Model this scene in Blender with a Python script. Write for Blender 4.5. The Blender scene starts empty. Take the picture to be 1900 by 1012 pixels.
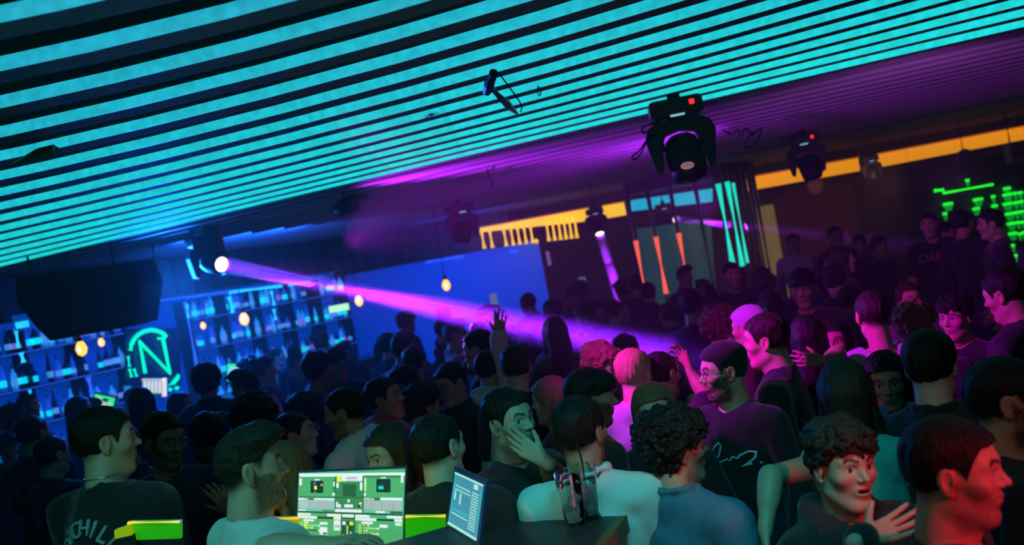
import bpy, math, random
import numpy as np
from mathutils import Vector, Matrix
SC = bpy.context.scene
COL = SC.collection
# ------------------------------------------------------------------ camera
F = 1850.0; CAMZ = 2.15
ROLL = math.radians(10.5); PITCH = math.radians(-0.76)
R0 = Vector((1, 0, 0)); FW = Vector((0, math.cos(PITCH), math.sin(PITCH))); U0 = R0.cross(FW)
RR = R0*math.cos(ROLL) - U0*math.sin(ROLL); UU = R0*math.sin(ROLL) + U0*math.cos(ROLL)
cam = bpy.data.cameras.new('camera'); cam.sensor_width = 36; cam.lens = 36*F/1900
cam.dof.use_dof = True; cam.dof.focus_distance = 3.9; cam.dof.aperture_fstop = 2.4
cam.clip_start = .05
co = bpy.data.objects.new('camera', cam); COL.objects.link(co)
M = Matrix((RR, UU, -FW)).transposed().to_4x4(); M.translation = (0, 0, CAMZ)
co.matrix_world = M
SC.camera = co
def W(x, y, d):                      # photo pixel at depth d -> world point (a measuring aid)
    v = RR*((x-950)/F) + UU*((506-y)/F) + FW
    return Vector((0, 0, CAMZ)) + v*(d/v.y)
def WZ(x, y, z):                     # photo pixel on the horizontal plane z
    v = RR*((x-950)/F) + UU*((506-y)/F) + FW
    return Vector((0, 0, CAMZ)) + v*((z-CAMZ)/v.z)
def yh(x): return 481-(x-950)*.185   # horizon
# ------------------------------------------------------------------ world and exposure
SC.view_settings.view_transform = 'Standard'; SC.view_settings.look = 'None'
SC.view_settings.gamma = 1; SC.view_settings.use_curve_mapping = False
SC.view_settings.exposure = 0.0
w = bpy.data.worlds.new('world'); SC.world = w; w.use_nodes = True
w.node_tree.nodes['Background'].inputs[0].default_value = (.02, .05, .12, 1)
w.node_tree.nodes['Background'].inputs[1].default_value = .05
SC.cycles.volume_bounces = 0
SC.cycles.max_bounces = 6; SC.cycles.diffuse_bounces = 2; SC.cycles.transmission_bounces = 6
SC.cycles.sample_clamp_indirect = 3.0
def srgb(c): return tuple((v/12.92 if v <= .04045 else ((v+.055)/1.055)**2.4) for v in c)
def lamp(name, kind, loc, target, power, color, size=.1, angle=60, blend=.5):
    l = bpy.data.lights.new(name, kind); l.energy = power; l.color = color
    if kind == 'AREA' and angle < 20: l.spread = math.radians(angle); l.shape = 'DISK'
    if kind == 'SPOT':
        l.spot_size = math.radians(angle); l.spot_blend = blend; l.shadow_soft_size = size
    elif kind == 'AREA': l.size = size
    else: l.shadow_soft_size = size
    o = bpy.data.objects.new(name, l); COL.objects.link(o); o.location = loc
    if target is not None:
        o.rotation_euler = (Vector(target)-Vector(loc)).to_track_quat('-Z', 'Y').to_euler()
    return o
LENS1 = W(411, 491, 9.8)
BEAM_TO = W(1300, 672, 6.6)
lamp('beam_light', 'AREA', LENS1+(BEAM_TO-LENS1).normalized()*.04, BEAM_TO, 24, (.22, .01, 1), .13, 2.5)
lamp('beam_wash_light', 'SPOT', LENS1+(BEAM_TO-LENS1).normalized()*.05, W(1330, 660, 5.2), 500, (.6, .01, 1), .05, 14, .8)
# coloured lights of the room; spots added only as fill are marked
lamp('magenta_wash_light', 'SPOT', (-.7, 4.2, 2.92), W(1380, 640, 5.0), 520, (.8, .0, 1), .08, 48, .8)  # added spot, stands in for the beam's magenta spill on the crowd
DC, DA = W(1108, 414, 13.9)+Vector((0, .1, .0)), (W(1142, 560, 14)-W(1109, 432, 14)+Vector((0, -.5, 0))).normalized()
lamp('purple_down_light', 'AREA', DC+DA*.2, DC+DA*2, 11, (.36, .02, 1), .11, 4)
lamp('blue_bar_light', 'AREA', (-3.0, 11.5, 2.9), (-4.6, 13.6, 1.2), 90, (.01, .12, 1), 1.6)
lamp('blue_crowd_light', 'SPOT', (-3.5, 10.3, 2.55), (-1.6, 6.0, 1.3), 600, (.01, .16, 1), .3, 110, .8)
lamp('blue_back_light', 'AREA', (-.6, 15.6, 2.75), (-.6, 17.6, 1.9), 60, (.01, .1, 1), 1.5)
lamp('cyan_wash_light', 'SPOT', (-1.5, 2.0, 2.9), (-.9, 3.1, 1.3), 58, (.05, .85, .8), .3, 75, .9)  # added fill, brings the slats' cyan onto the front row
lamp('cyan_floor_light', 'SPOT', (.5, 1.9, 2.92), (.3, 3.35, 1.2), 95, (.04, .8, .85), .3, 62, .9)  # added cyan fill over the counter, no such lamp known
lamp('dim_front_light', 'SPOT', (-1.3, .2, 2.7), (.1, 3.6, 1.5), 15, (1, .85, .75), .2, 75, .8)  # added neutral fill for the front faces
lamp('purple_ceiling_light', 'SPOT', W(640, 455, 8.6), WZ(900, 300, 3.0), 330, (.5, .015, 1), .1, 95, .9)  # added fill that tints the slats purple, near an unlit fixture
lamp('purple_uplight', 'SPOT', W(1330, 395, 9.0), WZ(1180, 270, 3.0), 220, (.5, .015, 1), .1, 110, .9)  # added fill on the unlit slats, no fixture holds it
lamp('mauve_uplight', 'SPOT', (2.9, 6.4, 2.1), WZ(1600, 190, 3.0), 45, (.6, .1, .8), .1, 130, .9)  # added fill, spreads the purple to the right along the slats
lamp('teal_uplight', 'SPOT', (-.8, -.6, 1.3), (-1.2, 3.2, 3.0), 42, (.1, 1, .75), .2, 75, .9)  # added fill, stands in for teal bounce on the slat undersides
lamp('red_par_light', 'SPOT', (1.75, .9, 1.95), W(1800, 850, 2.25), 70, (1, .01, .08), .05, 22, .6)
lamp('warm_par_light', 'SPOT', (1.9, .5, 2.5), W(1690, 820, 2.8), 24, (1, .42, .34), .05, 25, .8)
lamp('warm_back_light', 'SPOT', (4.6, 11.5, 2.3), (4.3, 19, .9), 150, (1, .35, .3), .2, 60, .8)
lamp('neon_spill_light', 'POINT', W(650, 985, 3.2), None, 1.2, (.75, 1, .02), .08)

# ------------------------------------------------------------------ helpers
MATS = {}
def mat_en(m, sc, lo):             # slight unevenness of a lit diffuser along its length
    nt = m.node_tree; b = nt.nodes['Principled BSDF']; c = b.inputs['Emission Color'].default_value[:3]
    tc = nt.nodes.new('ShaderNodeTexCoord'); n = nt.nodes.new('ShaderNodeTexNoise'); n.inputs['Scale'].default_value = sc; n.inputs['Detail'].default_value = 3; nt.links.new(tc.outputs['Object'], n.inputs[0])
    r = nt.nodes.new('ShaderNodeMapRange'); r.inputs[1].default_value = .35; r.inputs[2].default_value = .65; r.inputs[3].default_value = lo; r.inputs[4].default_value = 1.05; nt.links.new(n.outputs[0], r.inputs[0])
    nt.links.new(r.outputs[0], b.inputs['Emission Strength']); return m
def mat(name, col=(.5, .5, .5), rough=.6, metal=0, emit=None, es=1, trans=0, spec=.5, noise=None, bump=None, vcol=False, ior=1.45, alpha=1, wave=None, sheen=0):
    if name in MATS: return MATS[name]
    m = bpy.data.materials.new(name); m.use_nodes = True; nt = m.node_tree
    b = nt.nodes['Principled BSDF']; I = b.inputs
    I['Base Color'].default_value = (*col, 1); I['Roughness'].default_value = rough; I['Metallic'].default_value = metal
    I['Specular IOR Level'].default_value = spec; I['Transmission Weight'].default_value = trans; I['IOR'].default_value = ior
    I['Alpha'].default_value = alpha; I['Sheen Weight'].default_value = sheen
    if emit is not None:
        I['Emission Color'].default_value = (*emit, 1); I['Emission Strength'].default_value = es
    tc = nt.nodes.new('ShaderNodeTexCoord')
    if noise:                        # (scale, second colour, [stretch])
        n = nt.nodes.new('ShaderNodeTexNoise'); n.inputs['Scale'].default_value = noise[0]; n.inputs['Detail'].default_value = 5
        mp = nt.nodes.new('ShaderNodeMapping'); nt.links.new(tc.outputs['Object'], mp.inputs[0])
        if len(noise) > 2: mp.inputs['Scale'].default_value = noise[2]
        nt.links.new(mp.outputs[0], n.inputs[0])
        mx = nt.nodes.new('ShaderNodeMix'); mx.data_type = 'RGBA'
        mx.inputs[6].default_value = (*col, 1); mx.inputs[7].default_value = (*noise[1], 1)
        nt.links.new(n.outputs[0], mx.inputs[0]); nt.links.new(mx.outputs[2], I['Base Color'])
    if vcol:
        a = nt.nodes.new('ShaderNodeAttribute'); a.attribute_name = 'Col'
        nt.links.new(a.outputs['Color'], I['Base Color'])
    if bump:                         # (scale, strength, stretch)
        n = nt.nodes.new('ShaderNodeTexNoise'); n.inputs['Scale'].default_value = bump[0]; n.inputs['Detail'].default_value = 4
        mp = nt.nodes.new('ShaderNodeMapping'); nt.links.new(tc.outputs['Object'], mp.inputs[0])
        if len(bump) > 2: mp.inputs['Scale'].default_value = bump[2]
        nt.links.new(mp.outputs[0], n.inputs[0])
        bp = nt.nodes.new('ShaderNodeBump'); bp.inputs['Strength'].default_value = bump[1]; bp.inputs['Distance'].default_value = .01
        nt.links.new(n.outputs[0], bp.inputs['Height']); nt.links.new(bp.outputs[0], I['Normal'])
    MATS[name] = m; return m
def tag(o, label=None, cat=None, group=None, kind=None):
    if label: o['label'] = label
    if cat: o['category'] = cat
    if group: o['group'] = group
    if kind: o['kind'] = kind
    return o
def empty(name, loc, label=None, cat=None, group=None, rz=0):
    o = bpy.data.objects.new(name, None); COL.objects.link(o); o.location = loc; o.rotation_euler.z = rz
    o.empty_display_size = .1
    return tag(o, label, cat, group)
def frame_of(d, up=(0, 0, 1)):
    d = Vector(d).normalized(); a = Vector(up)
    if abs(d.dot(a)) > .98: a = Vector((1, 0, 0))
    s = d.cross(a).normalized(); return s, s.cross(d).normalized(), d
class MB:
    def __init__(s): s.v = []; s.f = []
    def add(s, vs, fs):
        n = len(s.v); s.v += [Vector(p) for p in vs]; s.f += [[i+n for i in f] for f in fs]; return s
    def box(s, c, size, ax=None):
        c = Vector(c); ax = ax or (Vector((1, 0, 0)), Vector((0, 1, 0)), Vector((0, 0, 1)))
        vs = [c+ax[0]*(i*size[0]/2)+ax[1]*(j*size[1]/2)+ax[2]*(k*size[2]/2) for i in (-1, 1) for j in (-1, 1) for k in (-1, 1)]
        return s.add(vs, [(0, 1, 3, 2), (4, 6, 7, 5), (0, 4, 5, 1), (2, 3, 7, 6), (0, 2, 6, 4), (1, 5, 7, 3)])
    def tube(s, pts, r, n=8, closed=False):
        pts = [Vector(p) for p in pts]; m = len(pts); rs = r if isinstance(r, (list, tuple)) else [r]*m
        vs = []; ref = None
        for i, p in enumerate(pts):
            a = pts[(i-1) % m] if (i or closed) else p; b = pts[(i+1) % m] if (i < m-1 or closed) else p
            d = (b-a).normalized()
            if ref is None: sx, sy, _ = frame_of(d)
            else:
                sx = (ref - d*ref.dot(d)).normalized(); sy = d.cross(sx)
            ref = sx
            for k in range(n):
                t = 2*math.pi*k/n; vs.append(p+(sx*math.cos(t)+sy*math.sin(t))*rs[i])
        fs = []
        for i in range(m if closed else m-1):
            j = (i+1) % m
            for k in range(n): fs.append((i*n+k, i*n+(k+1) % n, j*n+(k+1) % n, j*n+k))
        if not closed: fs += [tuple(range(n))[::-1], tuple(range((m-1)*n, m*n))]
        return s.add(vs, fs)
    def lathe(s, prof, c=(0, 0, 0), axis=(0, 0, 1), n=16):
        sx, sy, d = frame_of(axis); c = Vector(c)
        m = len(prof); vs = [c+d*z+(sx*math.cos(2*math.pi*k/n)+sy*math.sin(2*math.pi*k/n))*r for r, z in prof for k in range(n)]
        fs = [(i*n+k, i*n+(k+1) % n, (i+1)*n+(k+1) % n, (i+1)*n+k) for i in range(m-1) for k in range(n)]
        fs += [tuple(range(n))[::-1], tuple(range((m-1)*n, m*n))]
        return s.add(vs, fs)
    def prism(s, poly, off):          # poly: list of points, off: extrusion vector
        off = Vector(off); n = len(poly); vs = [Vector(p) for p in poly]+[Vector(p)+off for p in poly]
        fs = [tuple(range(n)), tuple(range(n, 2*n))[::-1]]+[(i, i+n, (i+1) % n+n, (i+1) % n) for i in range(n)]
        return s.add(vs, fs)
    def build(s, name, m, parent=None, smooth=False, bevel=0, kind=None):
        me = bpy.data.meshes.new(name)
        off = Vector((0, 0, 0))
        o = bpy.data.objects.new(name, me); COL.objects.link(o)
        if parent is not None:
            o.parent = parent; off = Vector(parent.location); q = parent
            while q.parent is not None: q = q.parent; off = off+Vector(q.location)
        elif s.v:                      # origin at the thing's base
            lo = Vector([min(p[k] for p in s.v) for k in range(3)]); hi = Vector([max(p[k] for p in s.v) for k in range(3)])
            off = Vector(((lo.x+hi.x)/2, (lo.y+hi.y)/2, lo.z)); o.location = off
        me.from_pydata([tuple(p-off) for p in s.v], [], s.f)
        for mm in (m if isinstance(m, (list, tuple)) else [m]): me.materials.append(mm)
        if smooth:
            for p in me.polygons: p.use_smooth = True
        me.update()
        if bevel:
            b = o.modifiers.new('bevel', 'BEVEL'); b.width = bevel; b.segments = 2; b.limit_method = 'ANGLE'
        if kind: o['kind'] = kind
        return o
def struct(name, mb, m, parent=None): return mb.build(name, m, parent, kind='structure')
def text_obj(name, body, size, m, parent, center, xdir, ydir, depth=.002, align='CENTER'):
    cu = bpy.data.curves.new(name, 'FONT'); cu.body = body; cu.size = size; cu.extrude = depth
    cu.align_x = align; cu.align_y = 'CENTER'
    t = bpy.data.objects.new('tmp_text', cu); COL.objects.link(t)
    bpy.context.view_layer.update()
    me = bpy.data.meshes.new_from_object(t.evaluated_get(bpy.context.evaluated_depsgraph_get()))
    bpy.data.objects.remove(t)
    o = bpy.data.objects.new(name, me); COL.objects.link(o); me.materials.clear(); me.materials.append(m)
    X = Vector(xdir).normalized(); Y = Vector(ydir).normalized(); Z = X.cross(Y)
    Mx = Matrix((X, Y, Z)).transposed()
    off = Vector((0, 0, 0)); q = parent
    while q is not None: off += Vector(q.location); q = q.parent
    c = Vector(center)-off
    for v in me.vertices: v.co = Mx @ v.co + c
    if parent is not None: o.parent = parent
    return o
def copy_tree(o, parent=None):
    c = o.copy(); COL.objects.link(c)
    if parent is not None: c.parent = parent
    for ch in list(o.children): copy_tree(ch, c)
    return c
ORD = ['first', 'second', 'third', 'fourth', 'fifth', 'sixth', 'seventh', 'eighth', 'ninth', 'tenth', 'eleventh', 'twelfth',
       'thirteenth', 'fourteenth', 'fifteenth', 'sixteenth', 'seventeenth', 'eighteenth', 'nineteenth', 'twentieth',
       'twenty-first', 'twenty-second', 'twenty-third', 'twenty-fourth', 'twenty-fifth', 'twenty-sixth', 'twenty-seventh', 'twenty-eighth', 'twenty-ninth', 'thirtieth']
rnd = random.Random(7)

# materials
dark = mat('dark_paint', (.012, .014, .02), .7)
black_metal = mat('black_metal', (.015, .017, .02), .4, .3)
black_plastic = mat('black_plastic', (.03, .05, .055), .45, bump=(60, .15))
floor_m = mat('floor_dark', (.02, .02, .025), .35, noise=(3, (.035, .03, .035)))
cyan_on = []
for k_ in range(17):                 # near rows emit dimmer and bluer, painting in their steep viewing angle
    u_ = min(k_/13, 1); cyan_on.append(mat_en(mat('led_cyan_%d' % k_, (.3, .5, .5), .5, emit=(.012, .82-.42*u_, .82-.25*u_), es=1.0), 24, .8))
slat_under = mat('slat_underside', (.22, .34, .32), .8, noise=(9, (.1, .17, .15), (1, 1, 1)), bump=(40, .5))
slat_face = mat('slat_diffuser_unlit', (.5, .48, .52), .5)
plenum = mat('plenum_black', (.004, .004, .008), .9)

# ------------------------------------------------------------------ room shell
FLB = MB().box((0, 9, -.05), (24, 30, .1)); struct('floor', FLB, floor_m)
CEIL = 3.0
struct('ceiling', MB().box((0, 9, CEIL+.42), (24, 30, .1)), plenum)
cf = [7.62326, -0.41801, 0.00704, -0.38551, -0.02554, -0.00739, 0.00082, 0.00243]
def slatY(i, X):
    if i < 0: return cf[0]+cf[1]*X+cf[2]*X*X - .395*i
    return cf[0]+cf[1]*X+cf[2]*X*X+i*(cf[3]+cf[4]*X+cf[5]*X*X)+i*i*(cf[6]+cf[7]*X)
def slat_path(i):
    c = slatY(i, 0); xa, xb = -.52*c-.6, .42*c+.4
    if i < 0: xa, xb = -5.5, 5.2
    P = [(xa+(xb-xa)*k/8, slatY(i, xa+(xb-xa)*k/8)) for k in range(9)]
    def ext(p, q, X):                # straight on beyond the measured part
        return (X, p[1]+(q[1]-p[1])/(q[0]-p[0])*(X-p[0]))
    if P[0][0] > -7.5: P = [ext(P[0], P[1], -7.5)]+P
    if P[-1][0] < 7: P = P+[ext(P[-1], P[-2], 7)]
    return P
def slat(i, lit):
    P = slat_path(i); h = .042; wd = .15
    t = empty('ceiling_slat', (0, slatY(i, 0), CEIL))
    n = len(P)
    def strip(y0, y1, z0, z1):
        vs = []; fs = []
        for x, y in P: vs += [(x, y+y0, z0), (x, y+y1, z0), (x, y+y1, z1), (x, y+y0, z1)]
        for k in range(n-1):
            for a in range(4): fs.append((k*4+a, k*4+(a+1) % 4, k*4+4+(a+1) % 4, k*4+4+a))
        fs += [(0, 1, 2, 3), ((n-1)*4+3, (n-1)*4+2, (n-1)*4+1, (n-1)*4)]
        return MB().add(vs, fs)
    strip(.012, wd, CEIL, CEIL+h).build('board', slat_under, t)
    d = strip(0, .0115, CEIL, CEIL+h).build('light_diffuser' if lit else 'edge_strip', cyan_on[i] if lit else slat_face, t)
    if lit:
        tag(t, 'ceiling slat with glowing cyan edge, %s lit slat counted from the purple part' % ORD[i], 'ceiling slat', 'cyan lit ceiling slats')
    else:
        tag(t, 'unlit ceiling slat washed purple, %s counted back from the last cyan slat' % ORD[-i-1], 'ceiling slat', 'unlit ceiling slats')
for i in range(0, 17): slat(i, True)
for i in range(-1, -19, -1): slat(i, False)
# smooth soffit beyond the slats
y0 = slatY(-18, 0)+.3
struct('trim_1', MB().prism([(-9, slatY(-18, -7.5)+.35, CEIL), (9, slatY(-18, 5.2)-1.1, CEIL), (9, 24, CEIL), (-9, 24, CEIL)], (0, 0, .06)),
       mat('soffit_paint', (.12, .13, .18), .8, bump=(20, .3)))
# ------------------------------------------------------------------ bar on the left: one long back wall
BA = Vector((-6.3, 11.1, 0)); BB = Vector((-2.9, 16.9, 0)); BD = (BB-BA).normalized(); BN = Vector((BD.y, -BD.x, 0))  # BN towards the room
BLEN = (BB-BA).length
def bar_hit(x, y, off=0):            # point of the bar wall plane (shifted by off towards the room) under a photo pixel
    v = RR*((x-950)/F) + UU*((506-y)/F) + FW; o = Vector((0, 0, CAMZ)); a = BA+BN*off
    return o + v*((a-o).dot(BN)/v.dot(BN))
def bar_s(p): return (p-BA).dot(BD)
bar_wall_m = mat('bar_wall_blue', (.05, .16, .5), .5, emit=(.0, .045, .42), es=.62)  # even blue emission set into the panel behind the bottles
ax = (BD, BN, Vector((0, 0, 1)))
struct('wall_left', MB().box(BA-BD*3+BD*(BLEN+3)/2-BN*.35+Vector((0, 0, 1.5)), (BLEN+3, .1, 3.0), ax), dark)
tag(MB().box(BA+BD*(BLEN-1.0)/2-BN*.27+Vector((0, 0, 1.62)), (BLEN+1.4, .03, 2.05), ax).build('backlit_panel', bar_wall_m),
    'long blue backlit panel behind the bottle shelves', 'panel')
shelf_m = mat('shelf_dark', (.01, .02, .05), .4)
led_blue = mat('led_ice_blue', (.2, .5, .8), .5, emit=(.02, .55, 1), es=1.3)
led_dim = mat('led_blue_dim', (.1, .2, .8), .5, emit=(.03, .16, .9), es=.8)
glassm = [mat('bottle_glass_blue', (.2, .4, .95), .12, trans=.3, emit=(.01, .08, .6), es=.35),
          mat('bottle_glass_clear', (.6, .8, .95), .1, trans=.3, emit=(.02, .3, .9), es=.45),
          mat('bottle_glass_dark', (.02, .04, .1), .15)]  # emission in the first two paints shelf led light into the glass
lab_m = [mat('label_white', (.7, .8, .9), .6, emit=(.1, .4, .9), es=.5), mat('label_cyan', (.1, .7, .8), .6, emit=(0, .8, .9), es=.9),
         mat('label_pink', (.7, .3, .8), .6, emit=(.5, .2, .9), es=.4)]  # emission paints led light into the bottle labels
cap_m = mat('bottle_cap', (.2, .2, .3), .3, .7)
PROF = [[(.0, 0), (.037, 0), (.037, .19), (.03, .215), (.014, .235), (.013, .29)],
        [(.0, 0), (.043, 0), (.045, .15), (.035, .18), (.014, .2), (.013, .26)],
        [(.0, 0), (.03, 0), (.034, .06), (.03, .2), (.013, .25), (.012, .31)]]
def make_bottle(kind, gm, lm):
    h = PROF[kind][-1][1]
    t = empty('bottle', (0, 0, 0))
    MB().lathe(PROF[kind], n=12).build('glass_body', glassm[gm], t, smooth=True)
    MB().lathe([(.015, h-.02), (.016, h+.018), (.0, h+.02)], n=10).build('cap', cap_m, t, smooth=True)
    r = PROF[kind][1][0]+.0035
    MB().lathe([(r-.002, .05), (r+.001, .052), (r+.001, .12), (r-.002, .122)], n=12).build('label', lab_m[lm], t)
    return t
PROTO = {}
def bottle_at(p, kind, gm, lm, label, group, sc=1.0):
    k = (kind, gm, lm)
    if k not in PROTO: o = PROTO[k] = make_bottle(*k)
    else: o = copy_tree(PROTO[k])
    o.location = p; o.scale = (sc, sc, sc); tag(o, label, 'bottle', group)
    return o
def bar_shelf(s0, s1, z0, z1, ndiv, name_place, fill, row):
    """one bay row: shelf board, dividers and LED edge; the bottles stand on it"""
    t = empty('bar_shelf', BA+BD*((s0+s1)/2)+Vector((0, 0, z0-.03)), 'dark blue bottle shelf, %s row %s' % (ORD[row], name_place), 'shelf', 'bottle shelves behind the bar')
    c = BA+BD*((s0+s1)/2)
    MB().box(c+Vector((0, 0, z0-.015))-BN*.07, (s1-s0, .3, .03), ax).build('board', shelf_m, t)
    for k in range(ndiv+1):
        MB().box(BA+BD*(s0+(s1-s0)*k/ndiv)-BN*.07+Vector((0, 0, (z0+z1)/2-.015)), (.025, .3, z1-z0-.03), ax).build('divider', shelf_m, t)
    MB().box(c+BN*.085+Vector((0, 0, z0-.012)), (s1-s0-.02, .008, .008), ax).build('led_edge', led_dim, t)
    n = int((s1-s0)/.115); bays = ndiv
    for k in range(bays):
        a = s0+(s1-s0)*k/bays+.07; b = s0+(s1-s0)*(k+1)/bays-.07; m = max(1, int((b-a)/.105)); q = 0
        for j in range(m+1):
            if rnd.random() > fill: continue
            bottle_at(BA+BD*(a+(b-a)*j/m)+Vector((0, 0, z0))+BN*rnd.uniform(-.03, .03), rnd.randrange(3), rnd.choice([0, 0, 1, 1, 2]), rnd.choice([0, 0, 0, 1, 1, 2]),
                      '%s bottle in bay %s, %s shelf row %s' % (ORD[q], ['one', 'two', 'three', 'four', 'five', 'six'][k], ORD[row], name_place), 'bottles '+name_place, rnd.uniform(.85, 1.12))
            q += 1
sL0 = bar_s(bar_hit(-60, 700)); sL1 = bar_s(bar_hit(238, 680)); sR0 = bar_s(bar_hit(348, 600)); sR1 = bar_s(bar_hit(640, 560))
for r, (z0, z1) in enumerate([(2.13, 2.44), (1.70, 2.13), (1.26, 1.70), (.82, 1.26)]):
    bar_shelf(sL0, sL1, z0, z1, 3, 'left of the neon sign', .9 if r < 3 else .5, r)
    bar_shelf(sR0, sR1, z0, z1, 5, 'right of the neon sign', .9 if r < 3 else .4, r)
# LED edge lights of the shelving, and reflected streaks built as bars
def led(p, q, r, m, label): return tag(MB().tube([p, q], r, 6).build('led_bar', m), label, 'led light', 'led bars of the bar shelving')
led(bar_hit(345, 553, .2), bar_hit(425, 543, .2), .014, led_dim, 'dim blue horizontal led bar left end above the right bottle shelves')
led(bar_hit(425, 543, .2), bar_hit(522, 531, .2), .028, led_blue, 'bright icy horizontal led bar above the right bottle shelves')
led(bar_hit(537, 529, .2), bar_hit(575, 523, .2), .028, led_blue, 'short bright led bar at the right end above the bottle shelves')
led(bar_hit(343, 560, .2), bar_hit(366, 683, .2), .03, led_dim, 'tall blue led post at the left edge of the right bottle shelves')
led(bar_hit(347, 565, .23), bar_hit(350, 590, .23), .02, led_blue, 'short bright led segment on top of the tall blue post')
led(bar_hit(425, 551, .2), bar_hit(432, 581, .2), .035, led_blue, 'bright icy upright led bar, left one in the right bottle shelves')
led(bar_hit(503, 540, .2), bar_hit(509, 567, .2), .03, led_blue, 'bright icy upright led bar, right one in the top shelf row')
led(bar_hit(508, 574, .2), bar_hit(512, 594, .2), .03, led_blue, 'bright icy upright led bar, right one in the second shelf row')
led(bar_hit(29, 611, .2), bar_hit(35, 646, .2), .025, led_blue, 'bright icy upright led bar at the far left, top shelf row')  # far left bars stand in for streaks reflected on bottles
led(bar_hit(39, 655, .2), bar_hit(44, 673, .2), .032, led_blue, 'short thick icy led bar at the far left, second shelf row')
led(bar_hit(55, 724, .2), bar_hit(59, 742, .2), .02, led_blue, 'small icy led bar at the far left, third shelf row')
led(bar_hit(163, 700, .2), bar_hit(172, 733, .2), .035, led_dim, 'blue upright led tube below the left bottle shelves')
# neon sign
neon = mat('neon_green', (.1, .8, .5), .4, emit=(.0, .86, .36), es=1.25)
sg = bar_hit(290, 668, .22)
t = empty('neon_sign', sg-Vector((0, 0, .4)), 'round neon sign with a green letter N between the bottle shelves', 'neon sign')
def z2(pts, off=.22): return [bar_hit(a/2.53, 440+b/2.53, off) for a, b in pts]
MB().tube(z2([(612, 532), (617, 505), (628, 482), (648, 460), (675, 444), (705, 437), (735, 440), (765, 452), (780, 468)]), .028, 8).build('arc', neon, t)
MB().tube(z2([(775, 472), (742, 478)]), .02, 8).build('arc', neon, t)
MB().tube(z2([(682, 640), (655, 492), (798, 640), (765, 480)]), .026, 8).build('letter', neon, t)
MB().tube(z2([(602, 560), (608, 610)]), .02, 8).build('arc', neon, t)
MB().tube(z2([(608, 620), (618, 658)]), .022, 8).build('arc', neon, t)
MB().tube(z2([(630, 620), (642, 655)]), .022, 8).build('arc', neon, t)
MB().tube(z2([(790, 698), (815, 685), (832, 665), (838, 648)]), [.012, .03, .03, .02], 8).build('arc', neon, t)
MB().tube(z2([(795, 715), (802, 718)]), .025, 8).build('arc', neon, t)
MB().tube(z2([(825, 712), (835, 708)]), .025, 8).build('arc', neon, t)
bk = z2([(590, 700), (850, 700), (850, 430), (590, 430)], .16)
MB().prism(bk, -BN*.02).build('backing', mat('sign_back', (.01, .03, .12), .25), t)
MB().tube([bar_hit(290, 610, .1), bar_hit(290, 640, -.2)], .02).build('bracket', dark, t)
# bar counter, in front of the shelves
cz = 1.1
cpl = BA-BD*2+BN*1.4
tag(MB().box(cpl+BD*((BLEN+1)/2)+Vector((0, 0, .53)), (BLEN+1, .5, 1.06), ax).build('bar_counter', mat('bar_front', (.02, .04, .1), .4)), 'long bar counter body in front of the bottle shelves', 'bar counter')
tag(MB().box(cpl+BD*((BLEN+1)/2)+Vector((0, 0, 1.085)), (BLEN+1.1, .62, .05), ax).build('worktop', mat('bar_top', (.05, .09, .2), .2), bevel=.008), 'long bar worktop on the bar counter', 'worktop')
# tills with lit screens on the counter
scr_g = mat('screen_green', (.1, .5, .2), .4, emit=(.03, .9, .25), es=1.0)
scr_w = mat('screen_white', (.6, .6, .6), .4, emit=(.55, .62, .52), es=.9)
scr_d = mat('screen_dark', (.02, .08, .05), .4, emit=(.0, .1, .05), es=.6)
def till(x0, y0, w_, h_, off, label, tilt, parts):
    c = bar_hit(x0, y0, off); rx, up = ax[0], Vector((0, 0, 1))
    rx = (RR*math.cos(tilt) - UU*math.sin(tilt)); rx = Vector((rx.x, rx.y, rx.z)).normalized(); fw = Vector((0, 1, 0)); up = rx.cross(fw).normalized()*-1
    if up.z < 0: up = -up
    a3 = (rx, fw, up); k = c.y/F
    t = empty('till_screen', Vector((c.x, c.y, 1.11)), label, 'screen')
    MB().box(c+fw*.03, (w_*k+.03, .04, h_*k+.03), a3).build('casing', black_plastic, t)
    MB().box(c+fw*.005, (w_*k, .01, h_*k), a3).build('border', scr_g, t)
    for (u, v, ww, hh, m) in parts:
        MB().box(c+rx*(u*k)+up*(v*k)-fw*.004, (ww*k, .008, hh*k), a3).build('screen_panel', m, t)
    MB().tube([Vector((c.x, c.y+.05, c.z)), Vector((c.x, c.y+.05, 1.11))], .02).build('stand', black_plastic, t)
till(191, 752, 38, 34, 1.35, 'green edged till screen on the bar worktop, left of the neon sign', math.radians(12), [(-1, -3, 31, 19, scr_w), (3, 10, 10, 6, scr_d), (-10, 11, 10, 3, scr_w)])
till(438, 692, 33, 32, 1.35, 'green edged till screen on the bar worktop, below the right bottle shelves', math.radians(2), [(0, -2, 24, 22, scr_w)])
t = empty('display_box', bar_hit(288, 730, 1.1), 'small lit white display case of bottles under the neon sign', 'display case')
c = bar_hit(285, 719, 1.1); k = c.y/F; fw = Vector((0, 1, 0)); r1 = RR.normalized(); u1 = UU.normalized(); a3 = (r1, FW, u1)
MB().box(c+FW*.05, (46*k, .04, 32*k), a3).build('back_panel', scr_d, t)
MB().box(c+r1*(20*k), (6*k, .05, 34*k), a3).build('lit_side', mat('lamp_cream', (.8, .7, .6), .5, emit=(1, .85, .7), es=.9), t)
for j in range(5): MB().box(c+r1*((-17+j*7)*k), (3.4*k, .05, 22*k), a3).build('tube', MATS['screen_white'], t)
MB().box(c+u1*(14*k), (42*k, .05, 3*k), a3).build('lit_top', MATS['screen_white'], t)
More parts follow.
